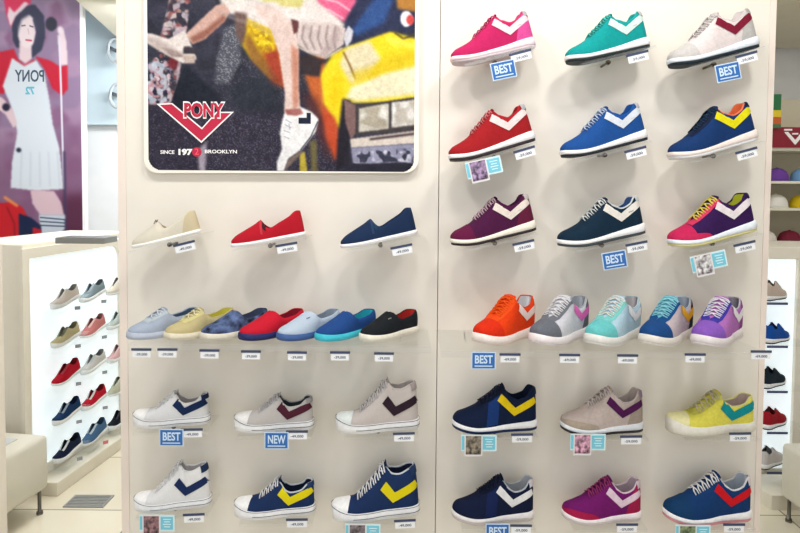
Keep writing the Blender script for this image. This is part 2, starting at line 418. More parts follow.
b = MB(); b.prism(rr_poly(144, 418.6, PT, 173, 14, PY), 0, .0215)
b.build('poster_board', mat((244, 240, 230), .4, 'plain'), pr, smooth=False)
crimson = mat((186, 20, 60), .4, 'print'); pwhite = mat((245, 243, 243), .4, 'print')
V = [(160, 105), (172, 104.3), (202, 129.5), (217, 113), (231, 113), (201.5, 141)]
VO = [(156.5, 103.8), (172.5, 103.2), (202, 127.8), (216.3, 111.8), (234, 111.8), (201.5, 143)]
b = MB(); b.prism([at(x, y, PY) for x, y in VO], -.0014, -.0008); b.build('emblem_outline', pwhite, pr, False)
b = MB(); b.prism([at(x, y, PY) for x, y in V], -.0022, -.0014); b.build('emblem', crimson, pr, False)
def ptext(s, px, py, wpx, hpx, m, off, Y, parent, thick=0, mirror=False, name='lettering'):
    x, z = at(px, py, Y)
    return text(s, name, hpx / 300 * 1.4, m, parent, (x, off, z), thick, wpx * Y / F, .0002, mirror=mirror, height=hpx * Y / F)
ptext('PONY', 203.5, 111, 42, 17.5, pwhite, -.0026, PY, pr, .0055, name='lettering_outline')
ptext('PONY', 203.5, 111, 39.5, 14.5, crimson, -.0034, PY, pr, .0028)
ptext('SINCE', 167.5, 152.3, 14, 3.6, pwhite, -.0012, PY, pr, .0004)
ptext('197', 184.5, 152.3, 14, 6.4, pwhite, -.0012, PY, pr, .0016)
ptext('BROOKLYN', 221, 151.8, 32, 3.6, pwhite, -.0012, PY, pr, .0004)
x, z = at(197, 152, PY); b = MB()
b.add([(x, -.0024, z)] + [(x + .0155 * math.cos(a * PI / 12), -.0024, z + .0155 * math.sin(a * PI / 12)) for a in range(24)], [(0, (k + 1) % 24 + 1, k + 1) for k in range(24)])
b.build('red_dot', crimson, pr, False)
ptext('2', 197, 152, 4, 6, mat((235, 90, 110), .4, 'print'), -.0028, PY, pr)

# ------------------------------------------------------------------ shoes
TYPES = {
 'runner': dict(zb=[(0, .020), (.3, .019), (.6, .025), (.8, .032), (1, .036)], out=.008, spring=.014, W=.047,
    zt=[(0, .036), (.05, .049), (.14, .062), (.27, .078), (.45, .103), (.63, .129), (.695, .108), (.775, .094), (.88, .104), (.95, .122), (1, .121)],
    throat=.28, cf=.63, chev=[(.61, .111), (.735, .070), (.965, .103)], cw=.021, lace=6, heel_in=.985),
 'canvas': dict(zb=[(0, .046), (.04, .043), (.10, .036), (.18, .030), (.3, .028), (1, .030)], out=.004, spring=.005, W=.045,
    zt=[(0, .051), (.05, .057), (.16, .062), (.28, .070), (.42, .095), (.56, .122), (.62, .100), (.72, .086), (.85, .092), (.95, .112), (1, .112)],
    throat=.27, cf=.56, chev=[(.575, .095), (.69, .058), (.975, .090)], cw=.025, lace=5, heel_in=.985),
 'mid': dict(zb=[(0, .046), (.04, .043), (.10, .036), (.18, .030), (.3, .028), (1, .030)], out=.004, spring=.005, W=.045,
    zt=[(0, .051), (.05, .057), (.16, .062), (.26, .068), (.40, .098), (.54, .136), (.64, .166), (.70, .146), (.80, .141), (.92, .152), (1, .158)],
    throat=.25, cf=.64, chev=[(.59, .110), (.705, .069), (.975, .104)], cw=.027, lace=7, heel_in=.965),
 'slip': dict(zb=[(0, .013), (.3, .012), (1, .015)], out=.004, spring=.004, W=.043,
    zt=[(0, .028), (.05, .040), (.2, .060), (.35, .077), (.43, .087), (.48, .066), (.54, .052), (.7, .067), (.85, .084), (.95, .100), (1, .097)],
    throat=None, cf=.44, chev=None, cw=0, lace=0, heel_in=.985),
 'deck': dict(zb=[(0, .024), (.2, .022), (1, .024)], out=.004, spring=.004, W=.046,
    zt=[(0, .036), (.05, .046), (.2, .062), (.35, .080), (.47, .094), (.54, .074), (.62, .064), (.8, .070), (.95, .084), (1, .084)],
    throat=.24, cf=.47, chev=None, cw=0, lace=3, heel_in=.985),
 'chunky': dict(zb=[(0, .030), (.25, .028), (.6, .030), (1, .042)], out=.007, spring=.012, W=.050,
    zt=[(0, .050), (.05, .062), (.14, .074), (.26, .088), (.42, .116), (.57, .142), (.65, .118), (.75, .106), (.86, .113), (.94, .136), (1, .136)],
    throat=.25, cf=.57, chev=[(.60, .112), (.74, .076), (.97, .106)], cw=.022, lace=6, heel_in=.985),
}
TYPES['jogger'] = dict(TYPES['runner'], zb=[(0, .019), (.3, .017), (.6, .021), (.8, .025), (1, .028)], out=.009, throat=.27, cf=.59, chev=[(.535, .103), (.71, .060), (.96, .090)], cw=.020,
    zt=[(0, .034), (.05, .048), (.14, .060), (.27, .077), (.44, .101), (.59, .124), (.66, .104), (.76, .091), (.88, .100), (.95, .121), (1, .119)])
TYPES['runner'].update(throat=.27, cf=.60, chev=[(.555, .109), (.715, .067), (.96, .101)], zb=[(0, .020), (.3, .018), (.6, .023), (.8, .029), (1, .033)], out=.009,
    zt=[(0, .034), (.05, .047), (.14, .059), (.27, .075), (.44, .101), (.60, .127), (.67, .107), (.76, .094), (.87, .103), (.945, .122), (1, .120)])
def smooth01(t): t = min(1, max(0, t)); return t * t * (3 - 2 * t)
class Last:
    """the form of one shoe: surface point p(u,v) on the camera side, u from toe to heel, v from sole edge to top line"""
    def __init__(s, T): s.T = T
    def hw(s, q):
        w_ = interp([(0, .9), (.12, .92), (.3, 1.04), (.42, 1.0), (.6, .80), (.8, .76), (1, .72)], q) * s.T['W']
        a = min(q / .24, 1); c = min((1 - q) / .14, 1)
        return w_ * (max(0, 1 - (1 - a) ** 2.4) ** (1 / 2.4)) * (max(0, 1 - (1 - c) ** 2.2) ** (1 / 2.2))
    def spring(s, q): return s.T['spring'] * max(0, 1 - q / .3) ** 2
    def zb(s, q): return interp(s.T['zb'], q) + s.spring(q)
    def top(s, q):
        T = s.T; z = interp(T['zt'], q) + s.spring(q)
        if T['throat'] is not None:
            y = smooth01((q - T['throat']) / .05) * (.009 + .010 * smooth01((q - T['throat']) / (T['cf'] - T['throat'])))
        else: y = 0
        y2 = .031 * smooth01((q - T['cf']) / .09)
        if T['cf'] > .6: y2 *= .92
        y = max(y, y2)
        if q > .78: y *= math.sqrt(max(0, 1 - ((q - .78) / .22) ** 2.4))
        return (.022 + (T['heel_in'] - .022) * q, y, z)
    def p(s, u, v, side=-1, off=0):
        def f(u, v):
            u = min(1, max(0, u)); v = min(1, max(0, v))
            q = (1 - math.cos(PI * u)) / 2
            tx, ty, tz = s.top(q); a = v * PI / 2; by = s.hw(q)
            h = 1 - math.cos(a); k = math.sin(a)
            bx = q
            y = by + (ty - by) * h + .003 * math.sin(2 * a) * min(1, by / .03)
            return Vector((bx + (tx - bx) * h, -y, s.zb(q) + (tz - s.zb(q)) * k))
        P_ = f(u, v); L = .28
        c = Vector(((P_.x - .5) * L, P_.y, P_.z))
        if off:
            e = .012
            du = f(u + e, v) - f(u - e, v); dv = f(u, v + e) - f(u, v - e)
            du.x *= L; dv.x *= L
            n = du.cross(dv)
            if n.length > 1e-12:
                n.normalize()
                o = Vector((c.x, c.y, c.z - .05))
                if n.dot(o) < 0: n = -n
                c = c + n * off
        if side > 0: c.y = -c.y
        return c
def uq(q): return math.acos(1 - 2 * min(1, max(0, q))) / PI
def patch(L_, mb, u0, u1, v0, v1, off=.0013, nu=14, nv=8, sides=(-1, 1)):
    g = lambda f, t: f(t) if callable(f) else f
    for sd in sides:
        rows = []
        for j in range(nv + 1):
            tv = j / nv; row = []
            for i in range(nu + 1):
                ti = i / nu
                vv = g(v0, ti) + (g(v1, ti) - g(v0, ti)) * tv
                uu = g(u0, vv) + (g(u1, vv) - g(u0, vv)) * ti
                row.append(L_.p(uu, vv, sd, off))
            rows.append(row)
        mb.grid(rows, flip=sd > 0)
def sole_ring(L_, e, zf, n=40):
    pts = []
    for sd in (-1, 1):
        rng = range(n + 1) if sd < 0 else range(n - 1, 0, -1)
        for i in rng:
            q = (1 - math.cos(PI * i / n)) / 2
            x = (q - .5) * (.28 + 2 * e); y = L_.hw(q) + e * min(1, L_.hw(q) / .02)
            pts.append(Vector((x, sd * y, zf(q))))
    return pts
SHOE_CACHE = {}
def make_shoe(sp, simple=False):
    """one shoe with its parts; toe towards -x, camera side -y, sole on z=0; size .28 long"""
    T = TYPES[sp['t']]; L_ = Last(T); root = empty(sp.get('name', 'sneaker'), (0, 0, 0))
    fk = sp.get('fab', 'suede')
    M = lambda c, k=None: mat(c if k == 'rubber' else tuple(round(v * .92 if v > 40 else v * .85) for v in c), .85 if k != 'rubber' else .55, k or fk, .2)
    NU, NV = (24, 7) if simple else (60, 14)
    # upper
    mb = MB()
    for sd in (-1, 1):
        mb.grid([[L_.p(i / NU, j / NV, sd) for i in range(NU + 1)] for j in range(NV + 1)], flip=sd > 0)
    upper = mb.build('upper', M(sp['up']), root)
    bvh = BVHTree.FromPolygons([tuple(v) for v in mb.v], mb.f)
    # soles
    zt = lambda q: L_.zb(q) + .0025
    zo = lambda q: T['out'] + L_.spring(q) * 1.0
    z0 = lambda q: L_.spring(q) * 1.0
    soles = {}
    def loft(name, levels, m):
        s = MB(); rings = [sole_ring(L_, e, zf) for e, zf in levels]; s.grid(rings, close=True)
        n = len(rings[0]); h = n // 2
        for rg, fl in ((rings[0], 0), (rings[-1], 1)):
            q_ = [(i, i + 1, (n - i - 1) % n, (n - i) % n) for i in range(h)]
            q_ = [tuple(dict.fromkeys(f)) for f in q_]; s.add(rg, [f[::-1] if fl else f for f in q_ if len(f) > 2])
        soles[name] = s.build(name, m, root)
    ms = sp.get('mid', (238, 238, 240)); os_ = sp.get('out', ms)
    lv = [(.0015, zo), (.0045, lambda q: zo(q) + .002), (.0040, lambda q: (zo(q) + zt(q)) / 2), (.0035, lambda q: zt(q) - .002), (.0015, zt)]
    loft('midsole', lv, M(ms, 'rubber'))
    loft('outsole', [(-.002, z0), (.002, lambda q: z0(q) + .0015), (.0025, lambda q: zo(q)), (.0015, lambda q: zo(q) + .0006)], M(os_, 'rubber'))
    # opening: lining
    q0 = T['cf'] - .03; N = 10 if simple else 26
    mb = MB()
    rows = []
    for d in (0, .25, .6, 1):
        for_row = []
        for sd in (-1, 1):
            qs = [q0 + (1 - q0) * (i / N) for i in range(N + 1)]
            if sd > 0: qs = qs[::-1]
            for q in qs:
                tx, ty, tz = L_.top(q); y = max(0, ty - .002 - .001 * d); zi = max(L_.zb(q) + .006, .012)
                xx = (tx - .5) * .28 - (.003 if q > .9 else 0) * (1 + d)
                for_row.append(Vector((xx, sd * y, tz - .001 + (zi - tz) * d)))
        rows.append(for_row)
    mb.grid(rows)
    n = len(rows[0]); k = 3 * n
    for i in range(N): mb.f.append((k + i, k + i + 1, k + n - 2 - i, k + n - 1 - i))
    mb.build('lining', M(sp.get('lin', sp['up']), 'fabric'), root)
    if simple:
        if T['throat'] is not None and sp.get('lc'):
            mb = MB(); patch(L_, mb, lambda v: uq(T['throat'] + .02), lambda v: uq(T['cf']), .72, 1, .002, 6, 3); mb.build('laces', M(sp['lc'], 'fabric'), root)
        return root
    # collar rim
    mb = MB(); pts = []
    for sd in (-1, 1):
        qs = [T['cf'] + .005 + (1 - T['cf'] - .005) * (i / 24) for i in range(25)]
        if sd > 0: qs = qs[::-1]
        for q in qs:
            tx, ty, tz = L_.top(q); pts.append(Vector(((tx - .5) * .28, sd * ty, tz)))
    mb.tube(pts, .0030 if T['throat'] is not None else .0016, 6)
    mb.build('collar', M(sp.get('col', sp['up']), 'fabric'), root)
    # tongue
    if T['throat'] is not None:
        mb = MB(); rows_t, rows_b = [], []
        a, c = T['throat'] - .01, T['cf']
        for i in range(15):
            t = i / 14; q = a + (c - a) * min(t * 1.08, 1)
            tx, ty, tz = L_.top(q)
            ex = max(0, t - .925) / .075
            wv = .014 + .010 * t; x = (tx - .5) * .28 + ex * .004; z = tz - .003 + ex * .010
            rows_t.append([Vector((x, wv * k / 4, z + .004 * (1 - (k / 4) ** 2))) for k in range(-4, 5)])
            rows_b.append([Vector((x + .002, wv * k / 4, z - .004 + .004 * (1 - (k / 4) ** 2))) for k in range(-4, 5)])
        mb.grid(rows_t); mb.grid(rows_b, flip=True)
        e1, e2 = rows_t[-1], rows_b[-1]
        mb.grid([e1, e2])
        mb.build('tongue', M(sp.get('ton', sp['up']), 'fabric'), root)
        # eyestay
        if sp.get('eye'):
            mb = MB(); patch(L_, mb, lambda v: uq(T['throat'] - .05 * (v)), lambda v: uq(T['cf'] + .01), .66, .995, .0014, 18, 5)
            mb.build('eyestay', M(sp['eye']), root)
        # laces
        mb = MB(); n = T['lace']
        for i in range(n):
            q = T['throat'] + .045 + (T['cf'] - T['throat'] - .06) * i / (n - 1)
            q2 = q + .6 * (T['cf'] - T['throat'] - .06) / (n - 1)
            lv_ = .70 if sp['t'] in ('canvas', 'mid') else .78
            for (qa, qb) in ((q, q2), (q2, q)) if i < n - 1 else ((q, q),):
                A1 = L_.p(uq(qa), lv_, -1, .0025); A2 = L_.p(uq(qa), .97, -1, .0035)
                B1 = L_.p(uq(qb), lv_, 1, .0025); B2 = L_.p(uq(qb), .97, 1, .0035)
                C = (A2 + B2) / 2 + Vector((0, 0, .0055))
                mb.tube([A1, A2, C, B2, B1], .0023, 6, fx=.8)
        if sp['t'] in ('runner', 'jogger', 'mid', 'chunky', 'canvas'):
            tx, ty, tz = L_.top(T['cf'] - .03); x = (tx - .5) * .28
            for sd in (-1, 1):      # bow loops
                loop = [Vector((x, 0, tz + .005))] + [Vector((x - .012 * math.sin(a) - .004 * k / 7, sd * (.004 + .022 * math.sin(a / 2)), tz + .004 - .012 * (1 - math.cos(a)) / 2)) for k, a in enumerate([PI * j / 4 for j in range(1, 8)])]
                mb.tube(loop, .0017, 5)
        mb.build('laces', M(sp.get('lc', (240, 240, 240)), 'fabric'), root)
    # toe panel / mudguard / heel counter
    if sp.get('toe') and sp['t'] in ('canvas', 'mid'):
        mb = MB(); patch(L_, mb, 0, lambda v: uq(.165 + .035 * v), 0, 1, .0016, 12, 14); mb.build('toe_cap', M(sp['toe'], 'rubber'), root)
    elif sp.get('toe'):
        mb = MB(); patch(L_, mb, 0, lambda v: uq(sp.get('tq', .26) - .05 * v), 0, 1, .0013, 14, 14); mb.build('toe_panel', M(sp['toe']), root)
    if sp.get('guard'):
        mb = MB(); patch(L_, mb, 0, uq(.42), 0, lambda t: .55 * (1 - t) ** .6 + .02, .0013, 20, 6); mb.build('toe_guard', M(sp['guard']), root)
    if sp.get('mudside'):
        mb = MB(); patch(L_, mb, lambda v: uq(.36 + .06 * v), lambda v: uq(.50 + .06 * v), .05, .70, .0013, 8, 8, (-1,)); mb.build('side_panel', M(sp['mudside']), root)
    if sp.get('heel'):
        mb = MB(); patch(L_, mb, lambda v: uq(.76 + .14 * v), 1, 0, .80, .0013, 12, 8); mb.build('heel_counter', M(sp['heel']), root)
    if sp.get('tab'):
        mb = MB(); patch(L_, mb, lambda v: uq(.93), 1, .62, 1, .0030, 8, 6); mb.build('heel_tab', M(sp['tab']), upper)
    # chevron mark along both sides
    if sp.get('chev') and T['chev']:
        mb = MB(); pts = [Vector(((q - .5) * .28, z)) for q, z in T['chev']]; hwid = T['cw'] / 2
        d1 = (pts[1] - pts[0]).normalized(); d2 = (pts[2] - pts[1]).normalized()
        nrm = lambda d: Vector((-d.y, d.x))
        mit = (nrm(d1) + nrm(d2)); mit = mit / mit.length; ml = hwid / mit.dot(nrm(d1))
        for sd in (-1,):
            rows = []
            for (A, B, na, nb) in ((pts[0], pts[1], Vector((0.75, .9)) * hwid, mit * ml), (pts[1], pts[2], mit * ml, nrm(d2) * hwid)):
                for i in range(11 if A is pts[0] else 12):
                    t = (i / 11); c = A.lerp(B, t); nn = na.lerp(nb, t); row = []
                    for k in range(5):
                        pt = c + nn * (1 - 2 * k / 4)
                        hit = bvh.ray_cast(Vector((pt.x, sd * .2, pt.y)), Vector((0, -sd, 0)))
                        if hit[0] is None:
                            hit = bvh.find_nearest(Vector((pt.x, sd * .02, pt.y)))
                        nv = hit[1] if hit[1].y * sd > 0 else -hit[1]
                        row.append(hit[0] + nv * .0022)
                    rows.append(row)
            mb.grid(rows, flip=sd > 0)
        mb.build('side_chevron', M(sp['chev']), root)
    # foxing stripes
    if sp.get('stripe'):
        for (f0, f1) in ((.90, .97), (.30, .37)):
            mb = MB()
            zz = lambda q, f: zo(q) + (zt(q) - zo(q)) * f
            r1 = sole_ring(L_, .0052, lambda q: zz(q, f0)); r2 = sole_ring(L_, .0052, lambda q: zz(q, f1))
            if f0 < .5:
                n = len(r1); keep = [i for i in range(n) if r1[i].x > -.085]
                # open strip, from mid foot round the heel
                ks = sorted(keep, key=lambda i: i); mb.grid([[r1[i] for i in ks], [r2[i] for i in ks]])
            else: mb.grid([r1, r2], close=True)
            mb.build('sole_stripe', M(sp['stripe'], 'rubber'), soles['midsole'])
    if sp.get('gusset'):
        mb = MB(); patch(L_, mb, lambda v: uq(.455), lambda v: uq(.50), .45, .99, .0016, 4, 8); mb.build('elastic_gusset', M(sp['gusset'], 'fabric'), root)
        mb = MB(); patch(L_, mb, lambda v: uq(.425), lambda v: uq(.452), .2, .99, .0014, 4, 10); mb.build('vamp_binding', M(sp.get('bind', sp['up']), 'fabric'), root)
    if sp.get('bow'):
        mb = MB(); q = .40; tx, ty, tz = L_.top(q); x = (tx - .5) * .28
        for sd in (-1, 1):
            mb.tube([Vector((x, 0, tz + .003))] + [Vector((x + .010 * math.sin(a) * .6, sd * (.005 + .012 * math.sin(a / 2)), tz + .004 + .007 * math.sin(a))) for a in [PI * j / 4 for j in range(1, 8)]], .0015, 5)
            mb.tube([Vector((x, 0, tz + .003)), Vector((x + .004, sd * .016, tz - .004)), Vector((x + .006, sd * .026, tz - .018))], .0015, 5)
        mb.build('bow', M(sp['bow'], 'fabric'), root)
    if sp.get('logo'):
        c = L_.p(uq(.38 if sp['t'] != 'runner' else .84), .5 if sp['t'] == 'runner' else .62, -1, .0028)
        mb = MB()
        for k in range(3): mb.box(c + Vector((-.006 + .006 * k, 0, .0008 * k)), (.0042, .0008, .0035))
        mb.build('side_mark', M(sp['logo'], 'fabric'), upper)
    return root

W_ = (240, 240, 242)
navy = (22, 48, 96)
# hung shoes: toe x, toe y, heel x, heel y in the photo frame, and how they look
HUNG = [
 ('pink runner', 'hot pink running shoe with a white chevron and grey tongue edge', 'top row', (453, 68, 536, 46),
   dict(t='runner', up=(198, 36, 98), chev=(246, 222, 232), heel=(226, 82, 158), lc=(208, 60, 120), mid=(244, 222, 230), out=(206, 190, 196), tab=(190, 186, 190), col=(216, 60, 120), lin=(200, 80, 120), logo=W_)),
 ('teal runner', 'teal running shoe with a pale chevron and black-edged sole', 'top row', (567, 67, 650, 46),
   dict(t='runner', up=(12, 158, 156), chev=(214, 236, 230), lc=(60, 190, 180), mid=W_, out=(40, 50, 52), tab=(200, 205, 205), col=(40, 170, 165), logo=W_)),
 ('light grey runner', 'pale grey running shoe with a maroon chevron and black sole edge', 'top row', (670, 71, 759, 46),
   dict(t='runner', up=(232, 220, 220), chev=(128, 22, 50), toe=(206, 202, 200), heel=(198, 196, 194), lc=(210, 205, 205), mid=(228, 236, 244), out=(34, 46, 56), tab=(190, 186, 184), col=(214, 208, 206))),
 ('red runner', 'red running shoe with a white chevron and a leaflet under its toe', 'second row', (451, 166, 536, 140),
   dict(t='runner', up=(170, 30, 38), chev=(244, 226, 226), lc=(214, 110, 115), mid=W_, out=(60, 50, 55), tab=(190, 190, 195), col=(190, 40, 50), logo=W_)),
 ('royal blue runner', 'royal blue running shoe with a white chevron and white laces', 'second row', (562, 162, 648, 139),
   dict(t='runner', up=(28, 80, 154), chev=(224, 230, 240), lc=(190, 205, 230), mid=W_, out=(40, 44, 52), tab=(190, 195, 200), col=(30, 90, 170), logo=W_)),
 ('navy runner with orange collar', 'navy running shoe with a yellow chevron and orange collar lining', 'second row', (670, 164, 758, 139),
   dict(t='runner', up=(18, 54, 110), chev=(236, 226, 20), lc=(30, 50, 70), mid=(240, 226, 220), out=(232, 232, 236), tab=(20, 40, 70), col=(250, 128, 84), lin=(250, 120, 70), eye=(20, 36, 66))),
 ('plum runner', 'plum purple running shoe with a cream chevron and white laces', 'third row', (452, 250, 537, 230),
   dict(t='runner', up=(78, 22, 66), toe=(104, 24, 66), chev=(240, 228, 218), lc=(214, 180, 196), mid=(240, 234, 220), out=(54, 46, 50), tab=(200, 190, 190), heel=(104, 30, 62), logo=W_)),
 ('dark teal runner', 'dark teal running shoe with a white chevron and white collar', 'third row', (558, 251, 646, 233),
   dict(t='runner', up=(14, 42, 64), chev=(240, 236, 228), lc=(226, 230, 232), mid=W_, out=(70, 80, 86), tab=(210, 212, 214), col=(220, 224, 226), lin=(60, 90, 140), logo=(170, 180, 190))),
 ('magenta and purple runner', 'magenta and dark purple running shoe with white chevron and yellow laces', 'third row', (669, 251, 757, 230),
   dict(t='runner', up=(54, 24, 84), toe=(210, 40, 92), guard=(212, 44, 96), chev=(246, 236, 240), lc=(238, 222, 96), mid=(232, 238, 246), out=(222, 214, 150), tab=(40, 24, 70), col=(60, 30, 80), lin=(200, 205, 50), eye=(222, 60, 100))),
 ('navy and yellow jogger', 'dark navy jogger with a bright yellow chevron on its side', 'fifth row', (451, 432, 538, 430),
   dict(zs=1.13, t='jogger', up=(12, 30, 62), mudside=(22, 56, 120), chev=(246, 214, 22), lc=(16, 28, 52), mid=W_, out=(28, 46, 86), col=(14, 34, 62), tab=(20, 36, 60), lin=(14, 30, 56))),
 ('beige and purple jogger', 'beige and grey jogger with a dark purple chevron', 'fifth row', (559, 434, 644, 432),
   dict(zs=1.13, t='jogger', up=(206, 190, 184), guard=(186, 170, 152), heel=(176, 162, 150), chev=(84, 26, 84), lc=(226, 216, 214), mid=(226, 230, 236), out=(54, 50, 54), col=(206, 196, 196), tab=(150, 130, 150))),
 ('yellow court shoe', 'yellow court shoe with a teal chevron and pale toe', 'fifth row', (665, 434, 755, 432),
   dict(t='canvas', fab='suede', up=(240, 232, 96), toe=(232, 226, 170), eye=(216, 212, 92), chev=(16, 150, 158), lc=(216, 208, 176), mid=(228, 224, 214), out=(214, 208, 192), lin=(200, 176, 170), col=(230, 226, 150))),
 ('navy and white jogger', 'dark navy jogger with a white chevron and grey lining', 'bottom row', (450, 521, 535, 521),
   dict(zs=1.13, t='jogger', up=(12, 26, 58), mudside=(18, 36, 84), chev=W_, lc=(20, 30, 56), mid=(232, 228, 228), out=(206, 196, 196), col=(190, 196, 206), tab=(222, 214, 218), lin=(176, 180, 188))),
 ('burgundy jogger', 'burgundy and violet jogger with a pale pink chevron', 'bottom row', (560, 522, 642, 521),
   dict(zs=1.13, t='jogger', up=(118, 24, 108), guard=(176, 28, 76), heel=(172, 30, 78), chev=(240, 214, 232), lc=(170, 60, 120), mid=(240, 230, 234), out=(210, 200, 200), col=(230, 206, 220), tab=(220, 200, 210), lin=(190, 170, 180))),
 ('navy and red jogger', 'teal navy jogger with a red chevron and white laces', 'bottom row', (661, 522, 752, 521),
   dict(zs=1.13, t='jogger', up=(16, 58, 112), chev=(214, 22, 34), lc=W_, mid=W_, out=(222, 150, 160), col=(226, 226, 230), tab=(232, 220, 222), lin=(180, 190, 204), toe=(14, 60, 104))),
 ('cream slip-on', 'cream canvas slip-on with a small bow', 'upper left', (134, 250, 201, 233),
   dict(name='slip_on_shoe', fab='fabric', t='slip', up=(232, 224, 206), mid=(246, 244, 240), lin=(196, 176, 140), bow=(110, 98, 80), heel=(218, 204, 170))),
 ('red slip-on', 'red canvas slip-on with a white sole', 'upper left', (232, 249, 306, 236),
   dict(name='slip_on_shoe', fab='fabric', t='slip', up=(192, 26, 42), mid=(244, 242, 244), lin=(90, 20, 30), gusset=(60, 30, 40), bind=(214, 60, 74))),
 ('navy slip-on', 'navy canvas slip-on with a white sole', 'upper left', (341, 250, 418, 234),
   dict(name='slip_on_shoe', fab='fabric', t='slip', up=(28, 48, 84), mid=(244, 242, 244), lin=(20, 30, 50), gusset=(30, 60, 90), bind=(44, 66, 104))),
 ('white and navy low sneaker', 'white low sneaker with a navy chevron and navy heel tab', 'fifth row', (135, 427, 210, 425),
   dict(t='canvas', fab='fabric', up=(240, 240, 242), toe=(244, 243, 243), chev=(24, 44, 86), tab=(30, 48, 84), lc=W_, stripe=(84, 90, 100), lin=(190, 180, 180))),
 ('pale grey low sneaker', 'pale grey low canvas sneaker with a maroon chevron', 'fifth row', (235, 431, 314, 430),
   dict(t='canvas', fab='fabric', up=(208, 202, 200), toe=(240, 238, 238), chev=(84, 36, 52), tab=(170, 166, 166), lc=(214, 212, 216), stripe=(52, 54, 62), lin=(60, 66, 76))),
 ('beige high-top', 'pale beige canvas high-top with a black-brown chevron', 'fifth row', (336, 432, 420, 429),
   dict(t='mid', fab='fabric', up=(214, 204, 200), toe=(226, 232, 230), chev=(50, 34, 46), tab=(170, 160, 158), lc=(222, 216, 218), stripe=(60, 62, 70), lin=(190, 180, 178))),
 ('white high-top', 'white high-top sneaker with a navy chevron and navy heel tab', 'bottom row', (136, 511, 212, 507),
   dict(t='mid', fab='fabric', up=(242, 242, 244), toe=(246, 245, 246), chev=(28, 46, 92), tab=(34, 50, 84), lc=W_, stripe=(96, 100, 112), lin=(200, 196, 198))),
 ('navy low canvas sneaker', 'navy low canvas sneaker with a yellow chevron and white toe cap', 'bottom row', (235, 517, 316, 515),
   dict(t='canvas', fab='fabric', up=(28, 50, 96), toe=(244, 244, 244), chev=(240, 224, 20), lc=W_, stripe=(70, 76, 96), lin=(20, 30, 56), col=(214, 222, 232), tab=(40, 60, 100))),
 ('navy high-top', 'navy canvas high-top with a yellow chevron and white toe cap', 'bottom row', (332, 520, 421, 515),
   dict(t='mid', fab='fabric', up=(28, 50, 96), toe=(244, 244, 244), chev=(240, 224, 20), lc=W_, stripe=(70, 76, 96), lin=(20, 30, 56), col=(214, 222, 232), tab=(40, 60, 100))),
]
YC = WY - .085
TILT = {}
bracket0 = None
for (nm, lab, row, (tx, ty, hx, hy), sp) in HUNG:
    tilt = math.atan2(ty - hy, hx - tx)
    ln = math.hypot(hx - tx, hy - ty) * YC / F
    mxp, myp = (tx + hx) / 2, (ty + hy) / 2
    X, Z = at(mxp, myp, YC - .02)
    X, _ = at(mxp, myp, YC)
    r = make_shoe(sp); k = ln / .286
    r.matrix_world = Matrix.Translation((X, YC, Z)) @ Matrix.Rotation(-tilt, 4, 'Y') @ Matrix.Rotation(R(5), 4, 'Z') @ Matrix.Diagonal((k, k, k * sp.get('zs', 1.0), 1))
    side = 'left part' if mxp < 430 else 'right part'
    tag(r, lab, 'shoe', 'single shoes hung on the display wall')
    # bracket: clear plate on a peg
    br = empty('shoe_bracket', (0, 0, 0)); bw = .235
    mb = MB(); mb.box((.012, .0, -.0035), (bw, .145, .004), ch=.001); mb.box((.012, -.0715, -.0075), (bw, .0025, .009)); pl = mb.build('acrylic_plate', acrylic(), br, False)
    mb = MB(); mb.tube([(0, .072, -.012), (0, .0, -.012)], .004, 8); mb.tube([(0, .005, -.012), (0, -.004, -.012)], .0075, 10); mb.build('peg', metal((120, 112, 100), .4), br)
    br.matrix_world = Matrix.Translation((X, WY - .0735, Z - .001)) @ Matrix.Rotation(-tilt, 4, 'Y')
    tag(br, 'clear acrylic bracket holding the %s' % nm, 'bracket', 'clear brackets on the display wall')
    TILT[nm] = tilt

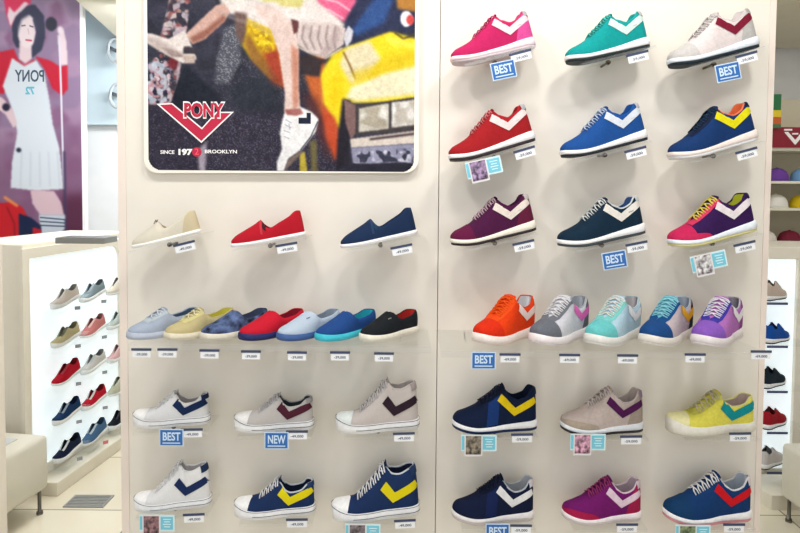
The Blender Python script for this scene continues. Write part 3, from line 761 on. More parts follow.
# shoes standing slanted on the two long shelves
SHELF = [
 ('grey-blue canvas shoe', 'pale grey-blue laced canvas shoe, leftmost on the left shelf', 'L', 165, dict(t='deck', fab='fabric', up=(176, 188, 208), mid=(186, 194, 210), lc=(226, 230, 238), lin=(70, 90, 120), eye=(196, 208, 216))),
 ('khaki canvas shoe', 'khaki yellow laced canvas shoe between the grey-blue and the camouflage one', 'L', 201, dict(t='deck', fab='fabric', up=(206, 192, 142), mid=(226, 218, 196), lc=(240, 232, 190), lin=(206, 200, 70), eye=(224, 214, 150))),
 ('camouflage shoe', 'navy patterned slip-on beside the red one on the shelf', 'L', 236, dict(t='deck', fab='camo', up=(54, 70, 104), mid=(226, 220, 204), lc=(120, 140, 176), lin=(66, 76, 104), nolace=1)),
 ('red shelf slip-on', 'red slip-on with navy sole standing on the left shelf', 'L', 273, dict(t='deck', name='slip_on_shoe', fab='fabric', up=(210, 28, 50), mid=(44, 48, 100), lin=(140, 24, 44), nolace=1)),
 ('light blue shelf slip-on', 'pale blue slip-on with slate blue sole on the left shelf', 'L', 310, dict(t='deck', name='slip_on_shoe', fab='fabric', up=(196, 212, 230), mid=(70, 100, 156), lin=(140, 152, 170), nolace=1, logo=(70, 80, 100))),
 ('blue shelf slip-on', 'deep blue slip-on with turquoise sole on the left shelf', 'L', 347, dict(t='deck', name='slip_on_shoe', fab='fabric', up=(36, 76, 144), mid=(70, 196, 216), lin=(40, 160, 180), nolace=1)),
 ('black shelf slip-on', 'black slip-on with red lining at the right end of the left shelf', 'L', 390, dict(t='deck', name='slip_on_shoe', fab='fabric', up=(26, 32, 38), mid=(236, 232, 218), lin=(170, 40, 36), nolace=1, logo=(190, 190, 190))),
 ('orange trainer', 'bright orange trainer with white chevron, leftmost on the right shelf', 'R', 505, dict(t='chunky', up=(246, 66, 12), toe=(230, 48, 14), chev=(248, 226, 220), lc=(250, 96, 24), mid=(246, 234, 228), out=(232, 216, 206), lin=(214, 214, 220), col=(220, 70, 30), eye=(250, 80, 20))),
 ('grey and pink trainer', 'white trainer with grey toe and pink chevron on the right shelf', 'R', 560, dict(t='chunky', up=(222, 222, 230), toe=(112, 116, 126), chev=(234, 110, 190), lc=W_, mid=(242, 234, 236), out=(226, 218, 218), eye=(118, 122, 132), heel=(110, 112, 124), lin=(160, 166, 176), col=(176, 180, 188))),
 ('mint trainer', 'mint and ice blue trainer with a white chevron on the right shelf', 'R', 614, dict(t='chunky', up=(190, 222, 238), toe=(112, 208, 208), chev=(244, 244, 246), lc=(236, 236, 230), mid=(232, 230, 226), eye=(130, 214, 210), lin=(190, 186, 190), col=(196, 214, 222))),
 ('navy and amber trainer', 'beige trainer with navy toe, amber chevron and ice blue laces', 'R', 667, dict(t='chunky', up=(206, 192, 198), toe=(28, 76, 138), chev=(240, 178, 42), lc=(150, 222, 234), mid=(230, 224, 216), eye=(24, 80, 140), heel=(40, 44, 60), lin=(150, 160, 176), col=(180, 196, 206), ton=(120, 190, 210))),
 ('lilac trainer', 'lilac and purple trainer with white laces at the right shelf end', 'R', 718, dict(t='chunky', up=(188, 118, 196), toe=(146, 96, 200), chev=(246, 240, 246), lc=(240, 238, 246), mid=(234, 226, 228), eye=(66, 58, 166), heel=(150, 80, 150), lin=(140, 136, 150), col=(200, 196, 210))),
]
ZSH = {}
for sd, x0, x1, yfront, dep in (('L', 128, 431, 343, .24), ('R', 441, 766, 349.5, .275)):
    xa, z = at(x0, yfront, WY - dep); xb, _ = at(x1, yfront, WY - dep); xm, _ = at((x0 + x1) / 2, yfront, WY - dep)
    ZSH[sd] = z
    sh = empty('long_shelf', ((xa + xb) / 2, WY - dep / 2, z)); hwx = (xb - xa) / 2
    mb = MB(); mb.box((0, 0, -.004), (2 * hwx, dep, .006), ch=.001); mb.box((0, -dep / 2 + .0015, -.0145), (2 * hwx, .003, .018)); mb.build('acrylic_plate', acrylic(), sh, False)
    for k in (-.8, 0, .8):
        mb = MB(); mb.prism([(k * hwx - .002, -.007), (k * hwx + .002, -.007), (k * hwx + .002, -.03), (k * hwx - .002, -.03)], dep / 2 - .06, dep / 2); mb.build('support', acrylic(), sh, False)
    tag(sh, 'long clear acrylic shelf across the %s of the display wall' % ('left half, under seven slanted shoes' if sd == 'L' else 'right half, under five trainers'), 'shelf', 'long clear shelves')
nolace_T = dict(TYPES['deck'])
TYPES['deck_slip'] = dict(TYPES['deck'], throat=None, lace=0, cf=.44)
for (nm, lab, sd, cx, sp) in SHELF:
    if sp.get('nolace'): sp['t'] = 'deck_slip'
    yw, k, yc = (47, .84, WY - .12) if sd == 'L' else (43, .93, WY - .145)
    X, _ = at(cx, 330, yc)
    r = make_shoe(sp)
    r.matrix_world = Matrix.Translation((X, yc, ZSH[sd])) @ Matrix.Rotation(R(yw), 4, 'Z') @ Matrix.Scale(k, 4)
    tag(r, lab, 'shoe', 'slanted shoes on the long shelves')

# ------------------------------------------------------------------ price tags, BEST and NEW signs, leaflets
tag_w = mat((240, 242, 246), .5, 'print'); tag_h = mat((60, 70, 100), .5, 'print'); ink = mat((60, 70, 100), .5, 'print')
def price_tag(px, py, tilt, nm, price, Y, wpx=21):
    X, Z = at(px, py, Y); wv = wpx * Y / F; h = 11 * Y / F
    r = empty('price_tag', (X, Y, Z), (0, -tilt, 0))
    mb = MB(); mb.box((0, 0, -h * .08), (wv * .96, .0012, h * .64)); cd = mb.build('card', tag_w, r, False)
    mb = MB(); mb.box((0, -.0008, h * .33), (wv * 1.06, .0022, h * .22)); mb.build('header_strip', tag_h, r, False)
    text(price, 'printed_price', h * .5, ink, cd, (0, -.0009, -h * .13), .0003, wv * .62, .0001, height=h * .28)
    tag(r, 'small white price tag with navy header under the ' + nm, 'price tag', 'price tags on the display wall')
YT = WY - .1485
PR = [('pink runner', 521, 56, 0), ('teal runner', 638, 57, 0), ('light grey runner', 747, 58, 0), ('red runner', 525, 153, 0), ('royal blue runner', 636, 153, 0), ('navy runner with orange collar', 747, 154, 0),
      ('plum runner', 524, 246, 0), ('dark teal runner', 637, 247, 0), ('magenta and purple runner', 745, 247, 0),
      ('navy and yellow jogger', 522, 438, 0), ('beige and purple jogger', 631, 440, 0), ('yellow court shoe', 740, 437, 0),
      ('navy and white jogger', 521, 529, 0), ('burgundy jogger', 627, 528, 0), ('navy and red jogger', 734, 528, 0),
      ('cream slip-on', 185, 247, 0), ('red slip-on', 287, 248, 0), ('navy slip-on', 402, 250, 0),
      ('white and navy low sneaker', 192, 433, 0), ('pale grey low sneaker', 297, 435, 0), ('beige high-top', 404, 437, 0),
      ('white high-top', 194, 518, 0), ('navy low canvas sneaker', 297, 523, 0), ('navy high-top', 405, 524, 0)]
for nm, px, py, _ in PR: price_tag(px, py, TILT[nm], nm, '-49,000' if px < 430 else '-59,000', YT)
for nm, px, py in (('grey-blue canvas shoe', 141.5, 353), ('khaki canvas shoe', 167.5, 353), ('camouflage shoe', 209.5, 354), ('red shelf slip-on', 251, 355), ('light blue shelf slip-on', 297, 356), ('blue shelf slip-on', 340, 356), ('black shelf slip-on', 384, 357)):
    price_tag(px, py, 0, nm, '-39,000', WY - .243, 19)
for nm, px, py in (('orange trainer', 510, 358), ('grey and pink trainer', 569.5, 358.5), ('mint trainer', 627.5, 359), ('navy and amber trainer', 695, 358), ('lilac trainer, past the shelf end', 761, 355)):
    price_tag(px, py, 0, nm, '-69,000', WY - .278, 20)
blue = mat((44, 104, 176), .45, 'print'); pale = mat((206, 226, 246), .45, 'print'); paleb = mat((70, 140, 206), .45, 'print')
def sign(word, px, py, tilt, nm, Y=YT - .004):
    X, Z = at(px, py, Y); wv = 22.5 * Y / F; h = 15.5 * Y / F
    r = empty('shelf_sign', (X, Y, Z), (0, -tilt, 0))
    mb = MB(); mb.box((0, 0, 0), (wv + .006, .0014, h + .006)); mb.build('card', pale, r, False)
    mb = MB(); mb.box((0, -.0010, 0), (wv, .0010, h)); bf = mb.build('blue_field', blue, r, False)
    text(word, 'lettering', h * .8, pale, bf, (0, -.0017, h * .05), .0010, wv * .80, .0002, height=h * .56)
    mb = MB(); mb.box((0, -.0016, -h * .36), (wv * .80, .0006, h * .07)); mb.build('underline', pale, bf, False)
    tag(r, 'blue sign reading %s hanging under the %s' % (word, nm), 'sign', 'blue signs hanging below the shoes')
for a in (('BEST', 503.5, 70, R(12), 'pink runner'), ('BEST', 728, 72, R(12), 'light grey runner'), ('BEST', 614.5, 260, R(10), 'dark teal runner'),
          ('BEST', 171.5, 437.5, R(0), 'white and navy low sneaker'), ('NEW', 276.5, 440.5, R(0), 'pale grey low sneaker'), ('BEST', 497.5, 532, R(0), 'navy and white jogger')): sign(*a)
sign('BEST', 483.5, 360.5, 0, 'orange trainer', WY - .281)
cyan = mat((120, 200, 222), .45, 'print'); cyw = mat((214, 238, 244), .45, 'print')
def leaflet(px, py, tilt, nm, pcol, plen=22):
    Y = YT - .004; X, Z = at(px, py, Y); u = Y / F
    r = empty('leaflet', (X, Y, Z), (0, -tilt, 0))
    mb = MB(); mb.box((3 * u, .0006, 0), (36 * u, .0010, 17 * u)); mb.build('card', cyw, r, False)
    mb = MB(); mb.box((-13.2 * u, -.0004, 0), (2.5 * u, .0008, 14 * u)); mb.build('cyan_strip', cyan, r, False); mb = MB(); mb.box((13.2 * u, -.0004, 0), (12.5 * u, .0008, 13.5 * u)); mb.build('cyan_field', cyan, r, False)
    mb = MB()
    for k in range(4): mb.box((13.4 * u, -.0010, (4 - 2.6 * k) * u), ((8 - (k % 2) * 2) * u, .0004, .9 * u))
    mb.build('fine_print', cyw, r, False)
    mb = MB(); mb.box((-2.6 * u, -.0012, -2.5 * u), (18 * u, .0008, plen * u)); pb = mb.build('photo_border', mat((228, 224, 226), .4, 'print'), r, False)
    mb = MB(); mb.box((-2.6 * u, -.0018, -2.2 * u), (15.6 * u, .0006, (plen - 3) * u)); mb.build('photo', mat(pcol, .4, 'photo'), pb, False)
    tag(r, 'small cyan leaflet with a photo hanging under the ' + nm, 'leaflet', 'leaflets hanging below the shoes')
for a in ((481, 168, R(13), 'red runner', (110, 90, 120)), (706, 262, R(13), 'magenta and purple runner', (190, 160, 180)), (476, 443, 0, 'navy and yellow jogger', (96, 88, 76)),
          (585, 442, 0, 'beige and purple jogger', (170, 110, 130)), (154, 523, 0, 'white high-top', (100, 70, 76)), (360, 532, 0, 'navy high-top', (84, 76, 80)), (690, 533, 0, 'navy and red jogger', (84, 100, 70))): leaflet(*a)

# ------------------------------------------------------------------ left background
DX, DY = .105, .9945            # the direction in which the lit units run away from us
def unit_pt(t, h, base, o=0): return (base[0] + DX * t + DY * o, base[1] + DY * t - DX * o, h)   # o: outwards, to the right
BL = (-1.745, 3.24)
MU = Matrix(((DX, DY, 0), (DY, -DX, 0), (0, 0, 1)))    # local (t, o, z) -> world, mirrored
def unit_box(name, t0, t1, o0, o1, z0, z1, m, parent, base, ch=0, mir=1):
    mb = MB(); mb.box(((t0 + t1) / 2, (o0 + o1) / 2, (z0 + z1) / 2), (t1 - t0, o1 - o0, z1 - z0), ch=ch)
    vs = [Vector((base[0] + DX * v.x + DY * v.y * mir, base[1] + DY * v.x - DX * v.y * mir, v.z)) for v in mb.v]
    fs = [f[::-1] for f in mb.f] if mir > 0 else mb.f
    return mesh_obj(name, vs, fs, m, parent, False)
lit = glow((232, 243, 248), .6)
um = mat((234, 228, 214), .6, 'paint')
lu = empty('lit_display_unit', (0, 0, 0)); tag(lu, 'low cream shop unit with a backlit white face on the left', 'display unit')
UT = 1.225
unit_box('body', -.14, .86, -.42, -.02, 0.0, UT, um, lu, BL, .006)
# frame round the lit face with a rounded far top corner
def frame_ring(base, t0, t1, z0, z1, wid, m, parent, mir=1, r=.07):
    mb = MB(); outer = [(t0 - wid, z0 - wid), (t1 + wid, z0 - wid)]; inner = [(t0, z0), (t1, z0)]
    for k in range(9):
        a = R(90 * k / 8); outer.append((t1 + wid - (r + wid) + (r + wid) * math.cos(a), z1 + wid - (r + wid) + (r + wid) * math.sin(a))); inner.append((t1 - r + r * math.cos(a), z1 - r + r * math.sin(a)))
    outer.append((t0 - wid, z1 + wid)); inner.append((t0, z1))
    n = len(outer); rows = []
    for pts, o in ((inner, -.02), (inner, .0), (outer, .0), (outer, -.02)):
        rows.append([Vector((base[0] + DX * t + DY * o * mir, base[1] + DY * t - DX * o * mir, z)) for t, z in pts])
    mb.grid(rows, close=True); return mb.build('face_frame', m, parent, False)
frame_ring(BL, -.12, .68, .12, UT - .07, .05, um, lu)
unit_box('lit_panel', -.125, .70, -.019, -.012, .09, UT - .03, lit, lu, BL)
unit_box('plinth', -.10, 1.3, -.02, .11, 0, .068, mat((230, 224, 208), .5, 'paint'), lu, BL, .004)
gs = slab('sign_base', *[at(55, 242, 3.15)[0], at(104, 242, 3.15)[0]], 3.15, 3.3, UT + .001, UT + .03, metal((150, 152, 150), .4), None, .003)
tag(gs, 'flat grey metal base lying on top of the left lit unit', 'sign base')

def small_shoe(sp, base, t, z, mir=1, k=.9, lab='', grp='', yaw=12):
    r = make_shoe(sp, simple=True)
    x, y, _ = unit_pt(t, z, base, .065 * mir)
    ang = math.atan2(DY, DX)             # heel points along the unit, away from us
    if mir < 0: ang = math.atan2(-.35, 1)
    r.matrix_world = Matrix.Translation((x, y, z)) @ Matrix.Rotation(ang - R(yaw), 4, 'Z') @ Matrix.Rotation(R(-15), 4, 'Y') @ Matrix.Scale(k, 4)
    tag(r, lab, 'shoe', grp)
    b_ = MB(); b_.box((0, 0, -.004), (.24, .10, .004)); o = b_.build('shoe_bracket', acrylic(), None, False)
    o.matrix_world = Matrix.Translation((x, y, z - .003)) @ Matrix.Rotation(ang, 4, 'Z') @ Matrix.Rotation(R(-15), 4, 'Y')
    tag(o, 'clear bracket under the ' + lab.split(',')[0], 'bracket', 'brackets on the lit units')
SM = [
 [('cream', (222, 212, 204), (230, 226, 222)), ('slate blue', (140, 160, 170), (176, 190, 200)), ('ivory', (218, 212, 196), (230, 226, 220))],
 [('khaki', (198, 188, 146), (120, 124, 110)), ('pink striped', (206, 130, 128), (232, 190, 186)), ('sage grey', (184, 196, 190), (200, 208, 204))],
 [('red', (190, 20, 44), (170, 60, 70)), ('silver grey', (206, 208, 204), (190, 196, 196)), ('rose', (222, 178, 178), (230, 200, 200))],
 [('navy', (26, 58, 100), (150, 166, 184)), ('crimson', (196, 24, 46), (222, 214, 212)), ('olive', (190, 192, 168), (206, 208, 190))],
 [('black navy', (20, 34, 62), (222, 226, 226)), ('denim blue', (74, 112, 152), (190, 204, 214)), ('black', (24, 28, 40), (60, 62, 70))],
]
ordn = ['top', 'second', 'third', 'fourth', 'lowest']
tm = mat((150, 156, 164), .5, 'print'); tr_ = mat((214, 120, 128), .5, 'print')
for ri, (row, z) in enumerate(zip(SM, (.915, .722, .53, .336, .145))):
    for ci, ((cn, c, lc), t) in enumerate(zip(row, (.06, .30, .56))):
        zz = z - .008 * ci
        small_shoe(dict(t='runner' if (ri + ci) % 3 == 2 else 'canvas', up=c, lc=lc, mid=(232, 236, 238), lin=tuple(int(v * .6) for v in c), fab='fabric'), BL, t, zz, 1, .62,
                   '%s sneaker in the %s row of the left lit unit, %s' % (cn, ordn[ri], ('near end', 'middle', 'far end')[ci]), 'shoes on the left lit unit')
        x, y, _ = unit_pt(t + .0, zz, BL, .125)
        mb = MB(); mb.box((0, 0, -.028), (.045, .001, .026)); o = mb.build('price_tag', tr_ if ci == 2 or (ri == 4 and ci == 1) else tm, None, False)
        o.location = (x, y, zz - .004); o.rotation_euler = (0, 0, R(40)); o.scale = (.6, 1, .7)
        tag(o, 'tiny price tag under the %s sneaker on the left lit unit' % cn, 'price tag', 'tags on the left lit unit')

# low box at the far left edge
xe, _ = at(7, 400, 2.45)
o = slab('low_partition', xe - .5, xe, 2.36, 2.44, 0, at(4, 243, 2.45)[1], mat((236, 228, 216), .6, 'paint'), None, .004)
tag(o, 'low cream partition cut by the left edge of the view', 'partition')
# bench, left
def bench(name_lab, cx, cy, rot, wx, wy, z0, z1):
    r = empty('bench', (cx, cy, 0), (0, 0, rot)); bm_ = mat((214, 210, 196), .45, 'paint')
    mb = MB(); mb.box((0, 0, (z0 + z1) / 2), (wx, wy, z1 - z0), ch=.022); mb.build('seat_box', bm_, r, True)
    mb = MB(); mb.box((0, 0, z1 + .002), (wx * .72, wy * .72, .006), ch=.002); mb.build('seat_pad', mat((196, 200, 200), .5, 'fabric'), r, False)
    for sx_ in (-1, 1):
        for sy_ in (-1, 1):
            mb = MB(); mb.tube([(sx_ * (wx / 2 - .03), sy_ * (wy / 2 - .03), z0 + .004), (sx_ * (wx / 2 - .03), sy_ * (wy / 2 - .03), .012)], .008, 10)
            mb.tube([(sx_ * (wx / 2 - .03), sy_ * (wy / 2 - .03), .014), (sx_ * (wx / 2 - .03), sy_ * (wy / 2 - .03), .0)], .014, 10)
            mb.build('leg', metal((110, 108, 100), .35), r)
    tag(r, name_lab, 'bench', 'rounded shop benches')
    return r
bench('rounded pale bench beside the left lit unit', -1.965, 2.72, R(-8), .64, .62, .115, .365)
# floor vent
mb = MB(); xv, zv = 0, 0
vx, vy = -1.60, 3.10
mb.box((0, 0, .003), (.19, .12, .006), ch=.001)
for k in range(7): mb.box((0, -.045 + .015 * k, .007), (.17, .005, .003))
o = mb.build('floor_outlet', mat((150, 152, 150), .4, 'plain'), None, False); o.location = (at(91, 508, 3.1)[0], 3.08, 0)
tag(o, 'grey rectangular floor outlet cover in the tiles by the left unit', 'floor outlet')

# left poster panel
LY = 4.45
P = Paint(-40, -60, 79, 262, 1.5, (150, 126, 158))
P.mottle(None, [(172, 142, 172), (140, 100, 136)], 16)
P.poly([(-40, 150), (79, 120), (79, 262), (-40, 262)], (128, 84, 118), 14, .6)
P.poly([(56, 195), (79, 190), (79, 262), (52, 262)], (84, 36, 62), 5, .8)
P.poly([(-12, 52), (12, 47), (17, 60), (8, 78), (1, 92), (-14, 92)], (202, 36, 60), .8)
P.poly([(33, 54), (48, 58), (58, 64), (66, 62), (66, 86), (60, 93), (50, 86), (42, 66)], (202, 36, 60), .8)
P.poly([(56, 34), (62, 26), (65, 40), (66, 62), (59, 63), (57, 46)], (236, 214, 222), .8)
P.poly([(10, 56), (20, 62), (34, 58), (42, 70), (46, 92), (50, 122), (56, 145), (60, 187), (32, 189), (6, 186), (8, 160), (14, 130), (8, 104), (0, 84)], (224, 232, 242), .8)
P.poly([(-10, 92), (0, 96), (10, 108), (14, 122), (10, 126), (2, 112), (-10, 104)], (230, 204, 212), .8)
for k in range(5): P.line([(18 + 9 * k, 150), (16 + 10 * k, 184)], 1.2, (186, 196, 214), .6, .6)
P.ell(3, 105, 4, 4, (40, 36, 60), .6); P.ell(15, 148, 2.5, 2.5, (40, 44, 66), .4)
P.poly([(10, 16), (20, 4), (34, 3), (43, 14), (44, 34), (40, 48), (30, 56), (26, 46), (15, 46), (11, 38)], (56, 58, 84), .8)
P.poly([(18, 40), (30, 44), (30, 56), (24, 62), (17, 57)], (238, 214, 220), .8)
P.ell(25.5, 29, 9.5, 17, (246, 228, 232), .8)
P.poly([(15, 12), (26, 6), (37, 10), (36, 20), (30, 12), (20, 18), (15, 34)], (54, 56, 82), 1)
P.line([(33, 18), (36, 30), (33, 44)], 3, (60, 60, 88), .6)
P.line([(20.5, 24), (23.5, 23.5)], 1.1, (70, 60, 80), .3); P.line([(28.5, 24), (31.5, 25)], 1.1, (70, 60, 80), .3); P.line([(26.5, 27), (27.3, 32)], .8, (214, 180, 186), .3); P.line([(24.5, 38), (29.5, 38.5)], 1.8, (206, 90, 110), .3)
P.poly([(2, -8), (30, -8), (30, 2), (22, 6), (14, 14), (9, 26), (5, 14)], (226, 54, 96), .7)
P.poly([(8, 5), (13, 11), (24, 0), (28, 2), (14, 15), (9, 25), (6, 14)], (242, 222, 230), .6)
P.line([(14, 57), (22, 63), (32, 58)], 1.6, (196, 40, 64), .4)
P.line([(58, 36), (59, 100), (60, 186)], 2.0, (226, 224, 238), .3); P.ell(50, 22, 6, 7, (44, 44, 62), .8); P.ell(59, 28, 3, 4, (240, 224, 232), .5)
P.line([(61, 150), (61, 246)], 3, (70, 60, 96), .7, .8)
P.poly([(26, 188), (50, 189), (57, 200), (60, 214), (36, 214), (28, 202)], (226, 196, 208), .8)
P.poly([(34, 213), (61, 213), (60, 228), (50, 238), (42, 250), (34, 246), (36, 228)], (208, 218, 232), .6)
for k in range(3): P.line([(36, 216 + 4 * k), (61, 218 + 3.4 * k)], 1.3, (70, 84, 112), .3)
P.poly([(-20, 204), (8, 200), (18, 206), (23, 216), (18, 262), (-20, 262)], (206, 34, 44), .9)
P.line([(2, 206), (9, 222), (10, 250)], 1.2, (120, 20, 40), .5)
P.poly([(14, 212), (26, 216), (36, 224), (38, 262), (14, 262)], (28, 40, 76), .9)
P.poly([(28, 226), (36, 228), (38, 244), (26, 244)], (200, 36, 50), .6)
P.line([(0, 196), (12, 204)], 3, (240, 150, 90), .8)
lp = empty('poster_panel', (0, LY, 0)); tag(lp, 'tall purple poster of a person in a white dress with red sleeves', 'poster')
print_mesh('printed_picture', P, LY, lambda x, y: (x < 79) | True, lp, tone=.74).location = (0, -.0008, 0)
xa, za = at(-40, -60, LY); xb, _ = at(81.5, -60, LY)
mb = MB(); mb.box(((xa + xb) / 2, .02, (2.98) / 2), (xb - xa, .04, 2.98)); mb.build('backing_board', mat((236, 236, 240), .5, 'plain'), lp, False)
ptext('PONY', 30, 76.5, 29, 12, mat((56, 74, 92), .5, 'print'), -.0012, LY, lp, .0012, mirror=True)
ptext('72', 30, 91, 9, 8, mat((84, 168, 190), .5, 'print'), -.0012, LY, lp, .0016, mirror=True)

# pale blue wall panel with two round hooks, white column below
x0, z1 = at(80, -20, 5.12); x1, z0 = at(150, 125, 5.12)
o = slab('wall_panel', x0 - .3, x1 + .3, 5.12, 5.195, z0, 2.995, mat((206, 224, 234), .6, 'paint'), None); tag(o, 'pale blue upper wall panel seen left of the display wall', 'wall panel')
for (px, py, lab) in ((115, 50, 'upper'), (117, 96, 'lower')):
    x, z = at(px, py, 4.98); r = empty('ring_hook', (x, 4.98, z))
    mb = MB(); rings = [(x_, z_) for x_, z_ in [(.052 * math.cos(a * PI / 12), .085 * math.sin(a * PI / 12)) for a in range(25)]]
    mb.tube([(a, 0, c) for a, c in rings], .013, 8, cap=False); mb.build('ring', mat((180, 188, 194), .35, 'plain'), r)
    mb = MB(); mb.tube([(-.045, .01, .02), (-.045, .135, .02)], .014, 8); mb.build('arm', mat((70, 76, 84), .4, 'plain'), r)
    tag(r, '%s of the two pale round rings on the blue wall panel' % lab, 'hook', 'round rings on the blue wall')

# ------------------------------------------------------------------ right background
RY = 3.30
ru = empty('lit_display_unit', (0, 0, 0)); tag(ru, 'low shop unit with a backlit white face at the right edge', 'display unit')
xl = at(720, 300, RY)[0]; xr = at(796, 300, RY)[0]; zt_ = at(790, 247, RY)[1]
slab('body', xl - .1, xr + .5, RY + .02, RY + .42, 0, zt_, um, ru, .006)
slab('lit_panel', xl, xr, RY + .012, RY + .02, .09, zt_ - .06, lit, ru)
slab('face_frame', xl, xr + .06, RY - .01, RY + .02, zt_ - .06, zt_, um, ru, .004)
slab('face_frame', xr, xr + .48, RY - .01, RY + .02, .0, zt_ - .06, um, ru, .004)
x5 = at(771, 517, 3.05)[0]
mb = MB(); mb.add([(x5 - .035, RY - .011, 0), (x5, 3.05, 0), (x5 + .7, 3.05, 0), (x5 + .7, RY - .011, 0), (x5 - .035, RY - .011, .07), (x5, 3.05, .07), (x5 + .7, 3.05, .07), (x5 + .7, RY - .011, .07)],
                  [(3, 2, 1, 0), (4, 5, 6, 7), (0, 1, 5, 4), (1, 2, 6, 5), (2, 3, 7, 6), (3, 0, 4, 7)])
tag(mb.build('display_plinth', mat((228, 222, 206), .5, 'paint'), None, False), 'low cream plinth in front of the right lit unit', 'plinth')
RS = [(773, 299, 'beige', (214, 196, 184), 1), (776, 341, 'bright blue', (24, 84, 176), 2), (772, 385, 'black and teal', (30, 44, 56), 3), (773, 425, 'red and black', (170, 30, 44), 4), (770, 464, 'white and black', (226, 222, 224), 5)]
for i, (px, py, cn, c, _) in enumerate(RS):
    yy = RY - .088; x, z = at(px, py, yy)
    r = make_shoe(dict(t='runner', up=c, mid=(236, 238, 240), out=(40, 46, 60), lin=(60, 60, 66), lc=(230, 230, 232), fab='fabric'), simple=True)
    x -= .0
    r.matrix_world = Matrix.Translation((x, yy, z)) @ Matrix.Rotation(R(180 + 38), 4, 'Z') @ Matrix.Scale(.74, 4)
    tag(r, '%s sneaker, %s shoe on the right lit unit' % (cn, ('topmost', 'second from the top', 'middle', 'second lowest', 'lowest')[i]), 'shoe', 'shoes on the right lit unit')
    mb = MB(); mb.box((.06, 0, -.004), (.22, .15, .005)); o = mb.build('shoe_bracket', acrylic(), None, False); o.location = (x - .02, yy - .01, z)
    tag(o, 'clear bracket under the %s sneaker at the right edge' % cn, 'bracket', 'brackets on the lit units')
    mb = MB(); mb.box((0, 0, 0), (.10, .002, .012)); o = mb.build('price_tag', mat((76, 84, 120), .5, 'print'), None, False); o.location = (at(778, py, yy - .09)[0], yy - .087, z - .008)
    tag(o, 'dark strip price tag under the %s sneaker' % cn, 'price tag', 'tags on the right lit unit')
bench('rounded pale bench at the lower right edge', at(783, 470, 2.75)[0] + .405, 3.05 - .32, R(2), .56, .5, .11, .36)

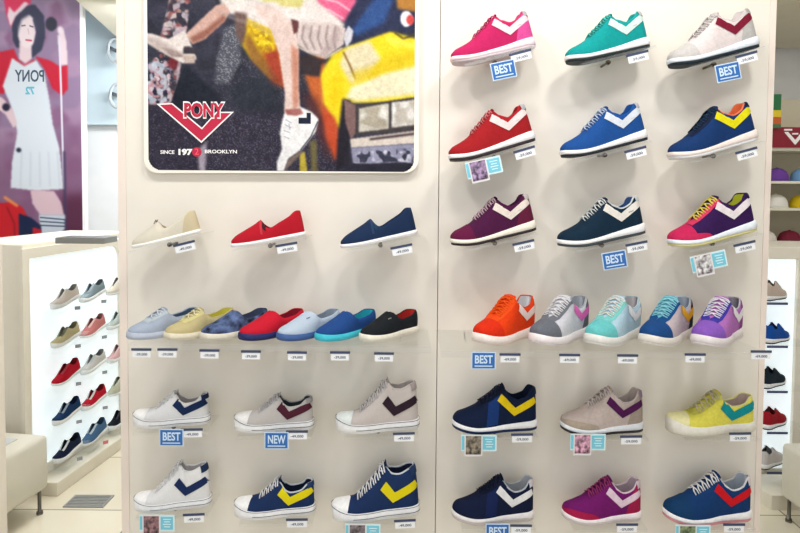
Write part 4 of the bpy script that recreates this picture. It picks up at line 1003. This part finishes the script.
# cap shelves
CYD = 4.2
cu = empty('cap_shelf_unit', (0, 0, 0)); tag(cu, 'tall cream shelving unit holding rows of caps behind the display wall', 'shelving unit')
cx0 = at(742, 200, CYD)[0]; cx1 = at(860, 200, CYD)[0]; zc1 = at(780, 92, CYD)[1]
cm = mat((214, 206, 184), .6, 'paint')
slab('back_panel', cx0, cx1, CYD + .36, CYD + .38, 0, zc1, cm, cu)
slab('side_panel', cx0 - .02, cx0, CYD, CYD + .38, 0, zc1, cm, cu); slab('side_panel', cx1, cx1 + .02, CYD, CYD + .38, 0, zc1, cm, cu)
SZ = [at(780, y, CYD)[1] for y in (148, 181, 208, 245)]
for z in SZ: slab('shelf_board', cx0 + .001, cx1 - .001, CYD, CYD + .359, z - .016, z, mat((232, 228, 210), .55, 'paint'), cu)
def cap(px, z, c, lab, brim=None, yo=.13):
    x = at(px, 190, CYD + yo)[0]; r = empty('cap', (x, CYD + yo, z + .001)); r.scale = (.82, .82, .82)
    prof = [(.088, 0), (.090, .02), (.084, .05), (.068, .078), (.042, .096), (.016, .103), (.004, .104)]
    mb = MB(); mb.lathe(prof, 18); mb.build('crown', mat(c, .8, 'fabric'), r)
    mb = MB(); rows = []
    for j in range(5):
        f = j / 4; rows.append([Vector((math.sin(a) * (.084 + .008 * f) * (1 - .15 * f), -math.cos(a) * (.084) - .055 * f * math.cos(a * .9), .008 - .010 * f - .012 * (a / 1.1) ** 2 * f)) for a in [-1.1 + 2.2 * k / 12 for k in range(13)]])
    mb.grid(rows); o = mb.build('brim', mat(brim or c, .7, 'fabric'), r); sm = o.modifiers.new('thick', 'SOLIDIFY'); sm.thickness = .004
    mb = MB(); mb.lathe([(.009, .102), (.008, .108), (.001, .110)], 8); mb.build('button', mat(c, .7, 'fabric'), r)
    tag(r, lab, 'cap', 'caps on the shelves')
cap(776, SZ[1], (112, 66, 160), 'purple cap on the upper cap shelf')
cap(802, SZ[1], (120, 168, 214), 'sky blue cap on the upper cap shelf')
cap(776, SZ[2], (236, 234, 228), 'white cap on the middle cap shelf')
cap(802, SZ[2], (222, 190, 24), 'yellow cap on the middle cap shelf')
cap(766, SZ[3], (232, 226, 220), 'off-white cap at the left of the lowest cap shelf', yo=.13)
cap(791, SZ[3], (120, 26, 52), 'maroon cap with a white brim on the lowest cap shelf', (236, 232, 226))
cap(816, SZ[3], (236, 232, 226), 'white cap at the right of the lowest cap shelf', yo=.13)
# dark red brand banner and striped banner
x0, za = at(771, 127, CYD - .02); x1, zb_ = at(850, 148, CYD - .02)
bn = empty('brand_banner', (0, CYD - .02, 0)); tag(bn, 'dark red banner with a white chevron emblem above the caps', 'banner')
slab('banner_board', x0, x1, 0, .018, zb_, za, mat((134, 22, 44), .5, 'plain'), bn)
mb = MB(); C = lambda x, y: at(x, y, CYD - .02)
mb.prism([C(784, 132), (C(788, 132)[0], C(788, 132)[1]), C(795, 140), C(802, 132), C(806, 132), C(795, 145)], -.003, -.0005); mb.build('emblem', pwhite, bn, False)
mb = MB()
for a_, b_ in (((784, 129), (792, 129)), ((792, 133), (798, 133))): mb.prism([C(a_[0], a_[1]), C(b_[0], b_[1]), C(b_[0], b_[1] + 1.6), C(a_[0], a_[1] + 1.6)], -.003, -.0005)
mb.build('emblem_bar', pwhite, bn, False)
sb = empty('colour_banner', (0, CYD - .05, 0)); tag(sb, 'narrow green yellow and red banner beside the display wall edge', 'banner')
for (ya, yb, c) in ((94, 110, (30, 104, 60)), (110, 117, (214, 190, 40)), (117, 124, (190, 90, 40)), (124, 128, (70, 110, 70))):
    q0_, q1_ = at(764, ya, CYD - .05), at(781, yb, CYD - .05)
    slab('colour_band', q0_[0], q1_[0], 0, .012, q1_[1], q0_[1], mat(c, .6, 'fabric'), sb)
